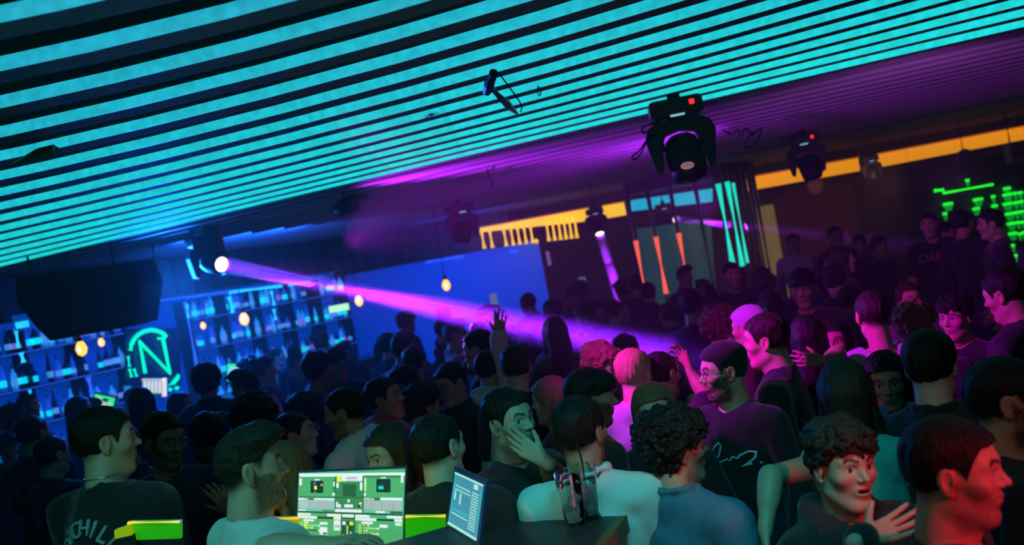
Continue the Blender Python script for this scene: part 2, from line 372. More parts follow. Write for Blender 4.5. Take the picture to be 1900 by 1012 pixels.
# small dish and glass on back counter
for x, y, nm, lb in [(32, 810, 'dish', 'pale dish on the bar worktop at the far left'), (70, 795, 'tumbler', 'blue lit tall tumbler beside the pale dish')]:
    c = bar_hit(x, y, 1.3); c.z = 1.115
    pr = [(.0, 0), (.1, .0), (.17, .04), (.16, .045), (.0, .02)] if nm == 'dish' else [(.0, 0), (.04, 0), (.055, .2), (.05, .2), (.036, .01), (0, .01)]
    tag(MB().lathe(pr, c).build(nm, glassm[1], smooth=True), lb, nm)
# exit light box on the left
c = bar_hit(47, 597, .9); t = tag(MB().box(c, (.2, .15, .17)).build('small_lamp', mat('lamp_blue_body', (.05, .15, .5), .5, emit=(0, .1, .6), es=.5)), 'small blue projector lamp hanging above the far left shelves', 'lamp')
MB().box(c+Vector((0, -.08, -.03)), (.14, .02, .07)).build('lens', led_blue, t)
MB().tube([c+Vector((0, 0, .08)), Vector((c.x, c.y, CEIL-.01))], .01).build('rod', dark, t)
# pendant bulbs
amber = mat('bulb_amber', (1, .6, .2), .3, emit=(1, .42, .05), es=2.2); core_m = mat('bulb_core', (1, .9, .7), .3, emit=(1, .85, .5), es=4)
for x, y, d, r, lb in [(151, 648, 9.5, .055, 'large amber bulb hanging in front of the left bottles'), (188, 636, 12, .04, 'small amber bulb hanging right of the large amber bulb'),
                   (453, 593, 12.5, .062, 'amber bulb hanging in front of the right bottle shelves'), (377, 605, 14, .04, 'small white-hot bulb before the leftmost bay of the right shelves'),
                   (666, 559, 13, .055, 'round amber bulb right of the bar under the purple beam'), (828, 530, 12.5, .055, 'round amber bulb in front of the blue back wall')]:
    c = W(x, y, d); t = empty('pendant_bulb', c, lb, 'bulb', 'amber pendant bulbs')
    MB().lathe([(.0, -r*1.3), (r*.7, -r*.9), (r, -.0), (r*.75, r*.8), (r*.35, r*1.4), (.0, r*1.5)], c, n=14).build('glass_bulb', amber, t, smooth=True)
    MB().lathe([(.0, -r*.7), (r*.3, 0), (0, r*.7)], c-Vector((0, r*.8, 0)), n=8).build('filament', core_m, t, smooth=True)
    MB().lathe([(r*.4, r*1.3), (r*.45, r*2.1), (0, r*2.2)], c, n=10).build('socket', dark, t)
    MB().tube([c+Vector((0, 0, r*2)), Vector((c.x, c.y, 2.99))], .006, 5).build('cord', dark, t)
# bulkhead over the bar with battens
bulk_m = mat('bulkhead', (.02, .025, .05), .7)
bh = MB().box(BA-BD*1.2+BD*(BLEN+2.6)/2+BN*.25+Vector((0, 0, 2.74)), (BLEN+2.6, .75, .5), ax)
struct('trim_2', bh, bulk_m)
led(bar_hit(270, 562, .68), bar_hit(600, 515, .68), .01, led_dim, 'thin blue led line along the lower edge of the bar bulkhead')
for k in range(26):
    s = -1.0+k*.31; p = BA+BD*s+BN*.65
    o = tag(MB().box(p+Vector((0, 0, 2.73)), (.05, .04, .5), ax).build('batten', dark), 'dark upright batten on the bar bulkhead, %s from the left' % ORD[k], 'batten', 'battens on the bar bulkhead')

# ------------------------------------------------------------------ back walls
bw = W(695, 480, 17.6); bw2 = W(1003, 470, 17.6)
blue_wall = mat('back_wall_blue', (.1, .25, .7), .6, noise=(.8, (.06, .16, .6)), emit=(0, .045, .45), es=.55)  # emission paints the blue wash light into this wall
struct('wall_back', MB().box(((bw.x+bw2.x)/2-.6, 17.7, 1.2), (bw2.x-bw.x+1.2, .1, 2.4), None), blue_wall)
struct('trim_3', MB().box((-1.6, 17.55, 2.71), (3.4, .25, .58)), mat('frieze_wood', (.05, .025, .035), .7, noise=(6, (.1, .04, .05), (1, 1, 6))))
for k in range(7):
    p = W(715+k*24, 440, 17.3)
    tag(MB().box((p.x, 17.38, 2.7), (.03, .04, .5)).build('batten', dark), 'thin dark batten on the frieze left of the yellow light, %s from the left' % ORD[k], 'batten', 'battens of the back frieze')
for a, b, lb in [((712, 493), (728, 491), 'short'), ((790, 487), (860, 476), 'long'), ((945, 468), (962, 466), 'tiny')]:
    led(W(*a, 17.63), W(*b, 17.63), .022, led_dim, lb+' blue led segment on top of the blue back wall')
brown = mat('back_wall_brown', (.16, .07, .08), .75, noise=(9, (.09, .04, .055), (6, 1, .3)), bump=(14, .4, (10, 1, .2)))
struct('wall_right_back', MB().box((5.0, 20.3, 1.5), (14, .1, 3.0)), brown)
struct('wall_right', MB().box((11.0, 9, 1.5), (.1, 30, 3.0)), dark)
struct('wall_front', MB().box((0, -4.5, 1.7), (24, .1, 3.4)), dark)
struct('wall_side', MB().box((-10.5, 9, 1.5), (.1, 30, 3.0)), dark)
# door-like pale panel
c = (W(1398, 382, 20.2)+W(1438, 380, 20.2))/2
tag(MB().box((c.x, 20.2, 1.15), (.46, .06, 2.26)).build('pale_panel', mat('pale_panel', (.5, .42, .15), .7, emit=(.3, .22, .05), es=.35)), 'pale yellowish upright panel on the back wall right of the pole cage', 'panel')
# curtain of folds
P = []; x0 = W(1445, 420, 20).x; x1 = W(1600, 420, 20).x
for k in range(121): P.append((x0+(x1-x0)*k/120, 20.1+.05*math.sin(k*.9)))
vs = [(x, y, z) for x, y in P for z in (.2, 2.45)]+[(x, y+.03, z) for x, y in P[::-1] for z in (.2, 2.45)]
n = 242; fs = [(2*k, 2*k+1, (2*k+3) % (2*n), (2*k+2) % (2*n)) for k in range(n-1)]
tag(MB().add(vs, fs).build('curtain', mat('curtain', (.26, .1, .12), .8), smooth=True), 'brownish pink pleated curtain on the back wall right of the pale panel', 'curtain')
tag(MB().box((W(1660, 430, 19).x, 18.9, 1.25), (1.0, .3, 2.5)).build('dark_partition', mat('dark_green_paint', (.01, .02, .02), .6)), 'black partition left of the green lit shelves', 'partition')
tt = W(1692, 343, 15.5); tl = led(tt, W(1702, 394, 15.5), .03, mat('led_teal', (.0, .3, .35), .5, emit=(0, .25, .32), es=.8), 'dim teal upright led tube left of the green lit shelves'); MB().tube([tt, Vector((tt.x, tt.y, CEIL))], .006, 5).build('cord', dark, tl)
# yellow light band
yel = mat('led_yellow', (.8, .5, .05), .5, emit=(1, .56, .005), es=1.05); yel2 = mat('led_amber', (.8, .4, .05), .5, emit=(1, .36, .003), es=.8)
trim_y = mat('amber_trim', (.4, .12, .02), .5, emit=(.6, .14, .01), es=.5)
def band(xa, xb, ta, tb, m, label, d=17.2):
    a, b = W(xa, ta, d), W(xb, tb, d); h = .215
    t = empty('light_band', (a+b)/2-Vector((0, 0, h)), label, 'light band', 'glowing yellow ceiling bands')
    MB().prism([a, b, b-Vector((0, 0, h)), a-Vector((0, 0, h*(.3 if xa == 890 else 1)))], (0, .12, 0)).build('light_diffuser', m, t)
    for q_ in (.2, .8): p_ = a.lerp(b, q_)+Vector((0, .06, 0)); MB().tube([p_, Vector((p_.x, p_.y, CEIL+.01))], .02, 6).build('hanger', dark, t)
    MB().box((a+b)/2+Vector((0, 0, .012)), ((b-a).length, .16, .02), ((b-a).normalized(), Vector((0, 1, 0)), Vector((0, 0, 1)))).build('top_edge', trim_y, t)
    return t
tb = band(890, 1092, 424, 387, yel, 'yellow glowing band with hanging fingers left of the spotlight')
band(1118, 1158, 383, 376, yel, 'short yellow glowing band between the spotlight and the pole cage')
band(1386, 1592, 331, 294, yel2, 'amber glowing band behind the middle moving heads')
band(1630, 1960, 287, 224, yel2, 'long amber glowing band at the right edge')
# fingers hanging from it, each its own lit tube
fx = [893, 908, 934, 947, 959, 971, 983]+[1013, 1024, 1035, 1045, 1055, 1065]
for k, x in enumerate(fx):
    top = 427-(x-890)*.183+ (2 if k < 2 else 5); bot = 462-(x-890)*.115
    p, q = W(x, top, 17.15), W(x+6, bot, 17.15)
    MB().tube([p, q], .034, 8).build('finger', yel, tb)
MB().lathe([(0, -.05), (.05, 0), (0, .05)], W(995, 448, 17.15), n=8).build('finger', yel, tb)
struct('trim_4', MB().box((4.5, 19.5, 2.80), (14, 1.6, .39)), mat('bulkhead2', (.05, .04, .04), .8))
# ring speakers in the soffit edge
for x, y, d, lb in [(1512, 345, 16, 'round ring speaker under the amber band, left one'), (1790, 293, 15.5, 'round ring speaker under the amber band, right one'), (290, 503, 10.5, 'round dark speaker on the bulkhead above the bar')]:
    c = W(x, y, d); t = empty('ring_speaker', c, lb, 'speaker')
    MB().lathe([(.07, .0), (.13, -.01), (.14, .02), (.13, .05), (.07, .04)], c, (0, -1, 0), 20).build('ring', mat('ring_grey', (.25, .17, .14), .5), t, smooth=True)
    MB().lathe([(0, .0), (.07, .02), (.075, .03), (0, .03)], c, (0, -1, 0), 16).build('cone', dark, t)
    MB().tube([c+Vector((0, .02, .1)), Vector((c.x, c.y+.02, CEIL))], .012).build('stem', dark, t)
c = W(1880, 283, 15); t = tag(MB().box(c, (.2, .2, .3)).build('wall_speaker', mat('spk_grey', (.35, .25, .2), .6), bevel=.02), 'small pale wall speaker under the amber band at the right edge', 'speaker')
MB().lathe([(0, 0), (.06, .0), (.05, .02)], c+Vector((0, -.1, -.05)), (0, -1, 0)).build('cone', dark, t)
MB().lathe([(0, 0), (.035, .0), (.03, .02)], c+Vector((0, -.1, .07)), (0, -1, 0)).build('cone', mat('cone_amber', (.5, .2, .05), .5), t)
MB().tube([c+Vector((0, .05, .14)), Vector((c.x, c.y+.05, CEIL))], .015).build('bracket', dark, t)
# green lit shelves on the right
gr = mat('led_green', (.05, .7, .1), .5, emit=(.01, .95, .03), es=1.3); grd = mat('green_glass', (.02, .3, .05), .3, emit=(.0, .3, .03), es=.8)
gd = 15.0
def gz(x, y): return W(1700+x/5.62, 320+y/5.62, gd)
t = empty('green_shelving', gz(600, 900), 'tall black shelving with green lit glass blocks at the right edge', 'shelving')
MB().box((gz(600, 500).x, gd+.13, 1.22), (2.0, .1, 2.3)).build('back_panel', mat('green_back', (.01, .02, .015), .5), t)
for y in (250, 345, 455, 560, 660): MB().tube([gz(760, y+18)+Vector((0, .05, 0)), gz(1180, y-15)+Vector((0, .05, 0))], .012, 6).build('shelf_board', dark, t)
for xa, xb, y in [(240, 400, 368), (240, 360, 468), (560, 720, 318), (560, 720, 416), (770, 900, 290), (770, 900, 388), (770, 900, 486)]: MB().tube([gz(xa, y+12)+Vector((0, .05, 0)), gz(xb, y-8)+Vector((0, .05, 0))], .012, 6).build('shelf_board', dark, t)
gv = Vector((0, .06, 0)); led(gz(210, 190)+gv, gz(300, 180)+gv, .03, gr, 'short green led bar at the left top of the green shelves'); led(gz(300, 215)+gv, gz(820, 122)+gv, .022, gr, 'long thin green led bar on top of the green shelves')
GB = [(950, 190, 75), (955, 255, 95), (1035, 240, 40), (1090, 235, 50), (960, 350, 100), (1045, 338, 45), (1100, 328, 50), (980, 453, 95), (1055, 441, 48), (1110, 432, 50),
      (995, 556, 85), (1068, 545, 45), (1120, 540, 50), (1010, 660, 85), (1083, 665, 35), (1125, 650, 40), (1013, 785, 36), (1030, 892, 55),
      (335, 352, 100), (303, 453, 45), (648, 305, 100), (630, 402, 75), (806, 275, 42), (820, 372, 60), (852, 470, 45), (537, 107, 40)]
for k, (x, y, wd) in enumerate(GB):
    c = gz(x, y); wd = wd/5.62*gd/F
    o = MB().lathe([(0, -.07), (wd*.25, -.07), (wd*.48, .015), (wd*.5, .02), (wd*.5, .05), (0, .055)], c, n=12).build('glass_cup', [gr, grd])
    for p in o.data.polygons: p.material_index = 0 if p.center.z > .07 else 1  # emission paints the green shelf light into the glass
    tag(o, 'green glowing glass cup, %s in reading order on the green shelves' % ORD[k], 'glass cup', 'green lit glass cups')
# ------------------------------------------------------------------ pole cage
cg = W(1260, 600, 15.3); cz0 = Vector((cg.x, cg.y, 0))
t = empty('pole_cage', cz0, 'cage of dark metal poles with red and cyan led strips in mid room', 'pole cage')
pole_m = mat('pole_steel', (.3, .3, .5), .4, .4)
red_led = mat('led_red', (.8, .2, .15), .5, emit=(1, .13, .06), es=1.1); cy_led = mat('led_turquoise', (.1, .8, .7), .5, emit=(0, .72, .55), es=1.1)
blue_pole = mat('pole_blue', (.1, .15, .5), .4, emit=(.02, .03, .2), es=.4)
def pole(xt, yt, d, led_=None, r=.042):
    p = W(xt, yt, d); p.z = CEIL; q = Vector((p.x, p.y, 0))
    o = MB().tube([q, p], r, 10).build('pole', pole_m, t, smooth=True)
    if led_:
        ya, yb, m = led_
        def on(y):                   # height on this pole seen at photo row y
            lo, hi = 0.0, 3.0
            for _ in range(30):
                z = (lo+hi)/2; v = Vector((q.x, q.y, z))-Vector((0, 0, CAMZ)); py = 506-F*v.dot(UU)/v.dot(FW)
                if py > y: lo = z
                else: hi = z
            return z
        MB().tube([Vector((q.x, q.y-r, on(yb))), Vector((q.x, q.y-r, on(ya)))], r*.95, 8).build('led_strip', m, o)
pole(1160, 345, 16, (447, 573, red_led)); pole(1197, 335, 15.9, (440, 545, red_led)); pole(1239, 328, 15.6, (433, 537, red_led)); pole(1285, 320, 15.3)
pole(1325, 308, 14.8, (342, 490, cy_led), .045); pole(1342, 306, 15.1, (338, 494, cy_led)); pole(1353, 305, 15.3, (340, 488, cy_led), .028)
pole(1365, 304, 15.6); pole(1375, 303, 15.9); pole(1384, 302, 16.2); pole(1392, 302, 16.6, None, .045)
a, b, c3 = W(1157, 345, 16), W(1325, 308, 14.7), W(1395, 301, 16.6)
for p in (a, b, c3): p.z = 0
for z in (2.82,): MB().prism([a+Vector((0, 0, z)), b+Vector((0, 0, z)), c3+Vector((0, 0, z)), (a+c3-b)+Vector((0, 0, z))], (0, 0, .17)).build('top_plate', dark, t)
MB().prism([a, b, c3, a+c3-b], (0, 0, .25)).build('base_plate', dark, t)
# glowing band and panel built in place of reflections in the pillar mirror
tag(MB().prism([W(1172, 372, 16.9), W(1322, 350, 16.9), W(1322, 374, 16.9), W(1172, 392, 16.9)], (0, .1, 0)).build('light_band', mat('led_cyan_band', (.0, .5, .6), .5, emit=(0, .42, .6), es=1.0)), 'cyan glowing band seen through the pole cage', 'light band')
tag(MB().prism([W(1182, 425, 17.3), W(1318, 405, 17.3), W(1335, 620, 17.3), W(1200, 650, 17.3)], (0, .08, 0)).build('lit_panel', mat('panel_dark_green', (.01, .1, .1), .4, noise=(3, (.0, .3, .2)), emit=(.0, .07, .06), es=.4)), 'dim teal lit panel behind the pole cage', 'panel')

# ------------------------------------------------------------------ moving head lamps
lens_on = mat('lens_lit', (1, .9, 1), .3, emit=(1, .8, 1), es=3); lens_off = mat('lens_dark', (.02, .02, .05), .08)
red_dot = mat('red_display', (.5, .02, .02), .4, emit=(1, .02, .02), es=2)
def moving_head(c, s, aim, label, lit=False, disp=True, face=(0, -1, 0)):
    """c = centre of the head pivot, s = scale (1 = 0.5 m tall), aim = where the head points, hung under the ceiling"""
    c = Vector(c); aim = Vector(aim).normalized(); f = Vector(face).normalized(); side = Vector((f.y, -f.x, 0)).normalized()*-1; up = Vector((0, 0, 1))
    A = (side, f, up)
    t = empty('moving_head_lamp', c-Vector((0, 0, .2*s)), label, 'stage lamp', 'moving head stage lamps')
    def RB(cc, size, nm, m, par=t, bev=.02): return MB().box(cc, size, A).build(nm, m, par, bevel=bev*s)
    zb = .235*s
    b = MB(); pr = [(-.17, -.045), (-.13, -.06), (.13, -.06), (.17, -.045), (.17, .04), (.15, .055), (-.15, .055), (-.17, .04)]
    b.prism([c+up*zb+side*(u*s)+up*(v*s)-f*(.11*s) for u, v in pr], f*(.22*s)); base = b.build('base', black_plastic, t, bevel=.012*s)
    if disp: MB().box(c+up*(zb+.01*s)+side*(.1*s)+f*(.112*s), (.03*s, .008, .03*s), A).build('display', red_dot, base)
    MB().box(c+up*(zb-.056*s)+f*(.11*s), (.09*s, .012, .012*s), A).build('status_strip', mat('status_leds', (.4, .8, .8), .4, emit=(.3, .7, .8), es=.8), base)
    MB().lathe([(.09*s, .155*s), (.09*s, .185*s)], c, n=20).build('swivel', black_metal, t)
    y = MB(); out = [(-.19, -.15), (-.225, .06), (-.2, .125), (-.13, .165), (.13, .165), (.2, .125), (.225, .06), (.19, -.15), (.15, -.17), (.13, -.1), (.128, .0), (.09, .07), (0, .09), (-.09, .07), (-.128, .0), (-.13, -.1), (-.15, -.17)]
    nn = len(out); vs = [c+side*(u*s)+up*(v*s)-f*(.055*s) for u, v in out]+[c+side*(u*s)+up*(v*s)+f*(.055*s) for u, v in out]
    y.add(vs, [(i, (i+1) % nn, (i+1) % nn+nn, i+nn) for i in range(nn)])
    # front and back as strips of quads
    pairs = [(0, 15), (1, 14), (2, 13), (3, 12), (4, 12), (5, 11), (6, 10), (7, 9)]
    q = [(16, 0, 1, 14), (16, 14, 15, 15), (1, 2, 13, 14), (2, 3, 12, 13), (3, 4, 12, 12), (4, 5, 11, 12), (5, 6, 10, 11), (6, 7, 8, 9), (6, 9, 10, 10)]
    q = [tuple(dict.fromkeys(x)) for x in q]; y.f += [list(x) for x in q]+[[i+nn for i in x[::-1]] for x in q]
    y.build('yoke', black_plastic, t)
    hd = MB().lathe([(.0, -.06*s), (.07*s, -.055*s), (.1*s, -.03*s), (.118*s, .04*s), (.122*s, .1*s), (.114*s, .2*s), (.1*s, .235*s), (.085*s, .24*s)], c, aim, 24).build('head', black_plastic, t, smooth=True)
    MB().lathe([(0, .225*s), (.08*s, .23*s), (.082*s, .242*s), (0, .248*s)], c, aim, 20).build('lens', lens_on if lit else lens_off, hd, smooth=True)
    for sg_ in (-1, 1): MB().lathe([(.03*s, 0), (.03*s, .03*s)], c+side*(sg_*.108*s), side*sg_, 12).build('pivot', black_metal, t)
    # clamp up to the slats
    MB().box(c+up*(zb+.085*s), (.08*s, .05*s, .06*s), A).build('clamp', black_metal, t)
    top = CEIL+.02
    MB().tube([c+up*(zb+.1*s), Vector((c.x, c.y, max(top, c.z+zb+.12*s)))], .018*s).build('rod', black_metal, t)
    return t, side, up, f
m1 = W(1265, 268, 6.4)
t, sd, up, fc = moving_head(m1, 1.0, (.05, -.22, -1), 'large black moving head lamp with oval badge, nearest under the slats', face=(-.12, -1, 0))
# oval badge on the head and its upside down lettering
a3 = (sd, fc, up); n0 = (fc+Vector((0, 0, .22))).normalized()
bc = m1+fc*.157-Vector((0, 0, .15))
badge = MB().lathe([(0, 0), (.042, 0), (.042, .003), (0, .0035)], bc, n0, 24).build('badge', mat('badge_pink', (.9, .55, .6), .5, emit=(.8, .35, .42), es=.35), t)
for v in badge.data.vertices:
    cc = bc-Vector(t.location); v.co.z = cc.z+(v.co.z-cc.z)*.55
text_obj('badge_text', 'BEAM', .024, dark, t, bc+n0*.005-Vector((0, 0, .003)), -sd, -up, .001)
text_obj('badge_text', '230', .012, dark, t, bc+n0*.005+Vector((0, 0, .012)), -sd, -up, .001)
def cable(pts, r, label, nm='cable', m=None):
    # smooth the polyline
    P = [Vector(p) for p in pts]; Q = []
    for i in range(len(P)-1):
        p0, p1, p2, p3 = P[max(i-1, 0)], P[i], P[i+1], P[min(i+2, len(P)-1)]
        for k in range(6):
            u = k/6; Q.append(.5*((2*p1)+(p2-p0)*u+(2*p0-5*p1+4*p2-p3)*u*u+(3*p1-p0-3*p2+p3)*u**3))
    Q.append(P[-1])
    return tag(MB().tube(Q, r, 6).build(nm, m or dark, smooth=True), label, nm)
cable([W(1245, 200, 6.4), W(1222, 225, 6.35), W(1195, 235, 6.3), W(1192, 246, 6.3), W(1204, 248, 6.3), W(1201, 258, 6.3), W(1186, 280, 6.3), W(1173, 291, 6.3), W(1178, 296, 6.3), W(1190, 284, 6.3), W(1202, 258, 6.3), W(1215, 250, 6.35)], .006, 'black looped power cable hanging beside the nearest moving head lamp')
for k in range(5): cable([WZ(1238+k*4, 198+k, 3.02), W(1236+k*5, 206, 6.5), W(1228+k*3, 221, 6.45)], .006, 'dark cable end tied above the nearest moving head, %s from the left' % ORD[k])
moving_head(W(1497, 297, 11.5), 1.0, (.1, -.3, -1), 'black moving head lamp before the amber band, second largest on the right', face=(-.3, -1, 0))
moving_head(W(1617, 315, 13.5), .62, (0, -.2, -1), 'small black moving head lamp between the two amber bands', disp=False)
moving_head(W(858, 420, 12.5), .95, (-.2, -.4, -1), 'dark moving head lamp left of the yellow fingers', face=(.4, -1, 0), disp=False)
d1 = (BEAM_TO-LENS1).normalized()
moving_head(LENS1-d1*.215, .9, d1, 'moving head lamp throwing the long purple beam, above the bar', lit=True, face=(.8, -1, 0), disp=False)
moving_head(DC, .72, DA, 'moving head lamp throwing a short purple beam down, left of the cage', lit=True, disp=False)
CC, CA = W(1234, 404, 16.6), Vector((1, -.85, -.36)).normalized(); moving_head(CC, .8, CA, 'lit moving head lamp seen through the pole cage', lit=True, disp=False)  # lamp and beam stand in for a reflection in the pillar mirror
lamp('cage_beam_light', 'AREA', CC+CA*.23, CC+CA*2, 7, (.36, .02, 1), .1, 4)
# unlit par fixture at the slats; an added purple fill spot sits near it
c = W(645, 402, 8.9); c.z = 2.9
t = empty('par_lamp', c, 'small dark par lamp hanging under the purple slats', 'stage lamp')
MB().lathe([(0, -.1), (.06, -.1), (.08, 0), (.085, .1), (.07, .1), (.06, .02), (0, .02)], c-Vector((.0, 0, .02)), (.9, -.2, .2), 16).build('housing', black_metal, t, smooth=True)
MB().tube([c, Vector((c.x, c.y, 3.02))], .012).build('rod', black_metal, t)
MB().box(c+Vector((.16, 0, .04)), (.12, .05, .05)).build('bracket', black_metal, t)
# unseen par cans added around the front spots
for p, q, lb in [((-1.5, 2.0, 2.9), (-.9, 3.1, 1.3), 'cyan par lamp under the slats over the booth, left side'), ((.5, 1.9, 2.92), (.5, 3.3, 1.2), 'cyan par lamp under the slats above the counter'), ((-1.3, .2, 2.7), (.1, 3.6, 1.5), 'dim white par lamp behind the photographer'),
             ((1.75, .9, 1.95), (1.05, 2.2, 1.5), 'red par lamp hanging low at the right of the booth'), ((1.9, .5, 2.5), (1.6, 2.8, 1.6), 'warm par lamp hanging right of the booth')]:
    p = Vector(p); d = (Vector(q)-p).normalized(); t = empty('par_lamp', p, lb, 'stage lamp')
    MB().lathe([(0, -.2), (.05, -.19), (.075, -.12), (.08, .03), (.075, .03), (.06, -.1), (0, -.1)], p-d*.06, d, 16).build('housing', black_metal, t, smooth=True)
    MB().tube([p-d*.15, Vector((p.x-d.x*.15, p.y-d.y*.15, 3.02))], .01).build('rod', black_metal, t)
# hanging loudspeaker, left
sp_m = mat('speaker_black', (.008, .009, .012), .75, bump=(80, .2))
c = [W(x, y, 9.2) for x, y in [(28, 513), (246, 487), (263, 528), (253, 605), (92, 634), (62, 604), (30, 560)]]
t = empty('loudspeaker', c[4], 'big black wedge loudspeaker hanging from the ceiling at the left', 'loudspeaker')
MB().prism(c, (.05, .45, .02)).build('cabinet', sp_m, t, bevel=.015)
g = [W(x, y, 9.17) for x, y in [(50, 520), (236, 498), (248, 530), (240, 596), (100, 622), (72, 598)]]
MB().prism(g, (0, .02, 0)).build('grille', mat('grille', (.012, .013, .016), .6, bump=(250, .6)), t)
for x, y in [(60, 500), (215, 482)]:
    p = W(x, y+25, 9.4); MB().tube([p-Vector((0, 0, .12)), Vector((p.x, p.y, CEIL+.02))], .012).build('hanging_rod', dark, t)
MB().box(W(385, 452, 9.6)+Vector((0, .1, 0)), (.4, .25, .25))
t = tag(MB().box(W(375, 437, 9.7)+Vector((-.0, .15, -.01)), (.26, .2, .3)).build('junction_box', black_plastic, bevel=.01), 'black junction box above the beam lamp', 'box')
tag(MB().box(W(368, 430, 9.35), (.09, .02, .07)).build('paper_tag', mat('tag_teal', (.1, .5, .5), .6)), 'small pale teal label plate beside the beam lamp', 'plate')
# ceiling clamp, cables and odd bits under the slats
cl_m = mat('clamp_blue', (.03, .08, .2), .4, .4)
def P3(x, y, dz=-.05): return WZ(800+x/4.22, 100+y/4.22, CEIL+dz)
t = empty('ceiling_clamp', P3(560, 340), 'blue clamp with a hanging rod and safety wire under the cyan slats', 'clamp')
MB().tube([P3(490, 150, -.02), P3(455, 240, -.05), P3(435, 300, -.07)], [.022, .026, .02], 8).build('jaw', cl_m, t)
MB().tube([P3(470, 270, -.05), P3(600, 400, -.09), P3(670, 465, -.08)], [.01, .02, .008], 8).build('rod', mat('brass_green', (.12, .3, .2), .4, .3), t)
MB().tube([P3(540, 165, -.02), P3(620, 270, -.05), P3(690, 370, -.07), P3(712, 420, -.08), P3(700, 455, -.08)], .004, 6).build('safety_wire', dark, t)
cable([P3(838, 250, 0), P3(832, 290, -.03), P3(848, 330, -.04), P3(858, 300, -.03), P3(842, 255, 0)], .003, 'tiny wire loop hanging right of the blue clamp', 'wire')
cable([P3(440, 905, 0), P3(450, 950, -.04), P3(475, 1005, -.08), P3(470, 1040, -.1)], .009, 'short black strap hanging under the purple slats', 'strap')
cable([WZ(1343, 243, 2.97), WZ(1360, 250, 2.93), WZ(1368, 240, 2.96), WZ(1375, 253, 2.92), WZ(1383, 238, 2.96), WZ(1395, 250, 2.93), WZ(1412, 238, 2.95), WZ(1405, 262, 2.9), WZ(1387, 275, 2.88), WZ(1382, 268, 2.9), WZ(1396, 245, 2.95)], .009, 'tangled black cable bunch hanging right of the nearest moving head')
def Z1(x, y, z): return WZ(x/2.97, y/2.97, z)
tag(MB().tube([Z1(0, 935, 2.97), Z1(110, 890, 2.97), Z1(215, 845, 2.965), Z1(300, 822, 2.96), Z1(330, 828, 2.96)], [.004, .012, .022, .02, .008], 8).build('loose_cover_strip', mat('dirty_foil', (.25, .3, .12), .4, noise=(30, (.05, .1, .05)))), 'loose dirty cover strip sagging under the left cyan slats', 'strip')
tag(MB().tube([WZ(790, 218, 2.98), WZ(800, 213, 2.96), WZ(812, 210, 2.98)], [.004, .009, .004], 6).build('tape_scrap', mat('tape', (.5, .55, .5), .6)), 'scrap of pale tape under the cyan slats left of the clamp', 'tape')
# small white bits in the back room
for x, y, d, nm, lb, m in [(1082, 528, 16, 'wall_box', 'small pale box on the dark wall left of the pole cage', (.35, .3, .4)), (917, 560, 15, 'wall_box', 'small bluish white upright box before the blue wall', (.4, .5, .9)), (1018, 480, 16.5, 'wall_lamp', 'small pink and blue wall light under the yellow fingers', (.6, .2, .3))]:
    c = W(x, y, d); tag(MB().box(c, (.06 if nm == 'wall_lamp' else .11, .1, .24)).build(nm, mat(nm+str(x), m, .5, emit=m, es=.25), bevel=.01), lb, 'box' if nm == 'wall_box' else 'lamp')
tag(MB().box(W(629, 572, 15), (.3, .06, .1)).build('exit_sign', mat('exit_sign', (.3, .7, .4), .4, emit=(.5, .95, .45), es=1.2), bevel=.01), 'small lit green and white emergency sign right of the bottle shelves', 'sign')

# ------------------------------------------------------------------ DJ booth
wood = mat('counter_wood', (.05, .035, .035), .45, noise=(5, (.025, .02, .025), (1, 8, 1)))
edge_m = mat('edge_wood', (.3, .1, .04), .5, noise=(20, (.15, .05, .02)))
CT = 1.26
def onz(x, y, z): return WZ(x, y, z)
t = empty('booth_counter', (.0, 2.7, 0), 'dark wooden booth counter with orange edge at the bottom of the picture', 'counter')
a, b, c4, d4 = onz(835, 966, CT), onz(1147, 958, CT), onz(1080, 1040, CT), onz(560, 1040, CT)
MB().prism([onz(500, 1040, CT), onz(560, 985, CT), a, b, c4], (0, 0, -.05)).build('top', wood, t)
e = (c4-b).normalized(); nn = Vector((-e.y, e.x, 0)); nn = nn if nn.x > 0 else -nn
MB().prism([b, c4, c4+nn*.03, b+nn*.03], (0, 0, -.055)).build('edge', edge_m, t)
MB().prism([a+Vector((0, -.05, -.05)), b+Vector((-.05, -.05, -.05)), c4+Vector((-.05, 0, -.05)), onz(600, 1040, CT)+Vector((0, 0, -.05))], (0, 0, -CT+.05)).build('body', dark, t)
green_ac = mat('acrylic_green', (.03, .5, .02), .25, noise=(8, (.01, .25, .03)), emit=(.02, .42, .0), es=.55)
yell_ac = mat('acrylic_yellow', (.5, .5, .02), .25, noise=(5, (.3, .4, .02)), emit=(.32, .42, .0), es=.55)
neon_o = mat('neon_orange', (1, .5, .1), .4, emit=(1, .45, .06), es=1.1)
def acryl(q, m, label, ed=None, d=3.1):
    p = [W(x, y, d) for x, y in q]
    t = empty('acrylic_panel', (p[2]+p[3])/2, label, 'panel', 'glowing acrylic booth panels')
    MB().prism(p, (0, .02, 0)).build('sheet', m, t)
    for (i, j, r) in (ed or []): MB().tube([p[i]-Vector((0, .008, 0)), p[j]-Vector((0, .008, 0))], r, 6).build('edge_light', neon_o, t)
    MB().prism([p[3], p[2], Vector((p[2].x, p[2].y, 0)), Vector((p[3].x, p[3].y, 0))], (0, .03, 0)).build('lower_board', dark, t)
    return t
acryl([(240, 969), (335, 968), (335, 1000), (250, 1003)], green_ac, 'green glowing acrylic panel in front of the operator, left one', [(0, 1, .004), (0, 3, .005)])
acryl([(212, 985), (240, 975), (244, 994), (213, 1001)], yell_ac, 'small yellow glowing acrylic end panel at the left', [], 3.05)
acryl([(460, 963), (556, 961), (556, 1012), (460, 1012)], yell_ac, 'yellow glowing acrylic panel with orange neon letters behind the operator', [(0, 1, .0035)], 3.15)
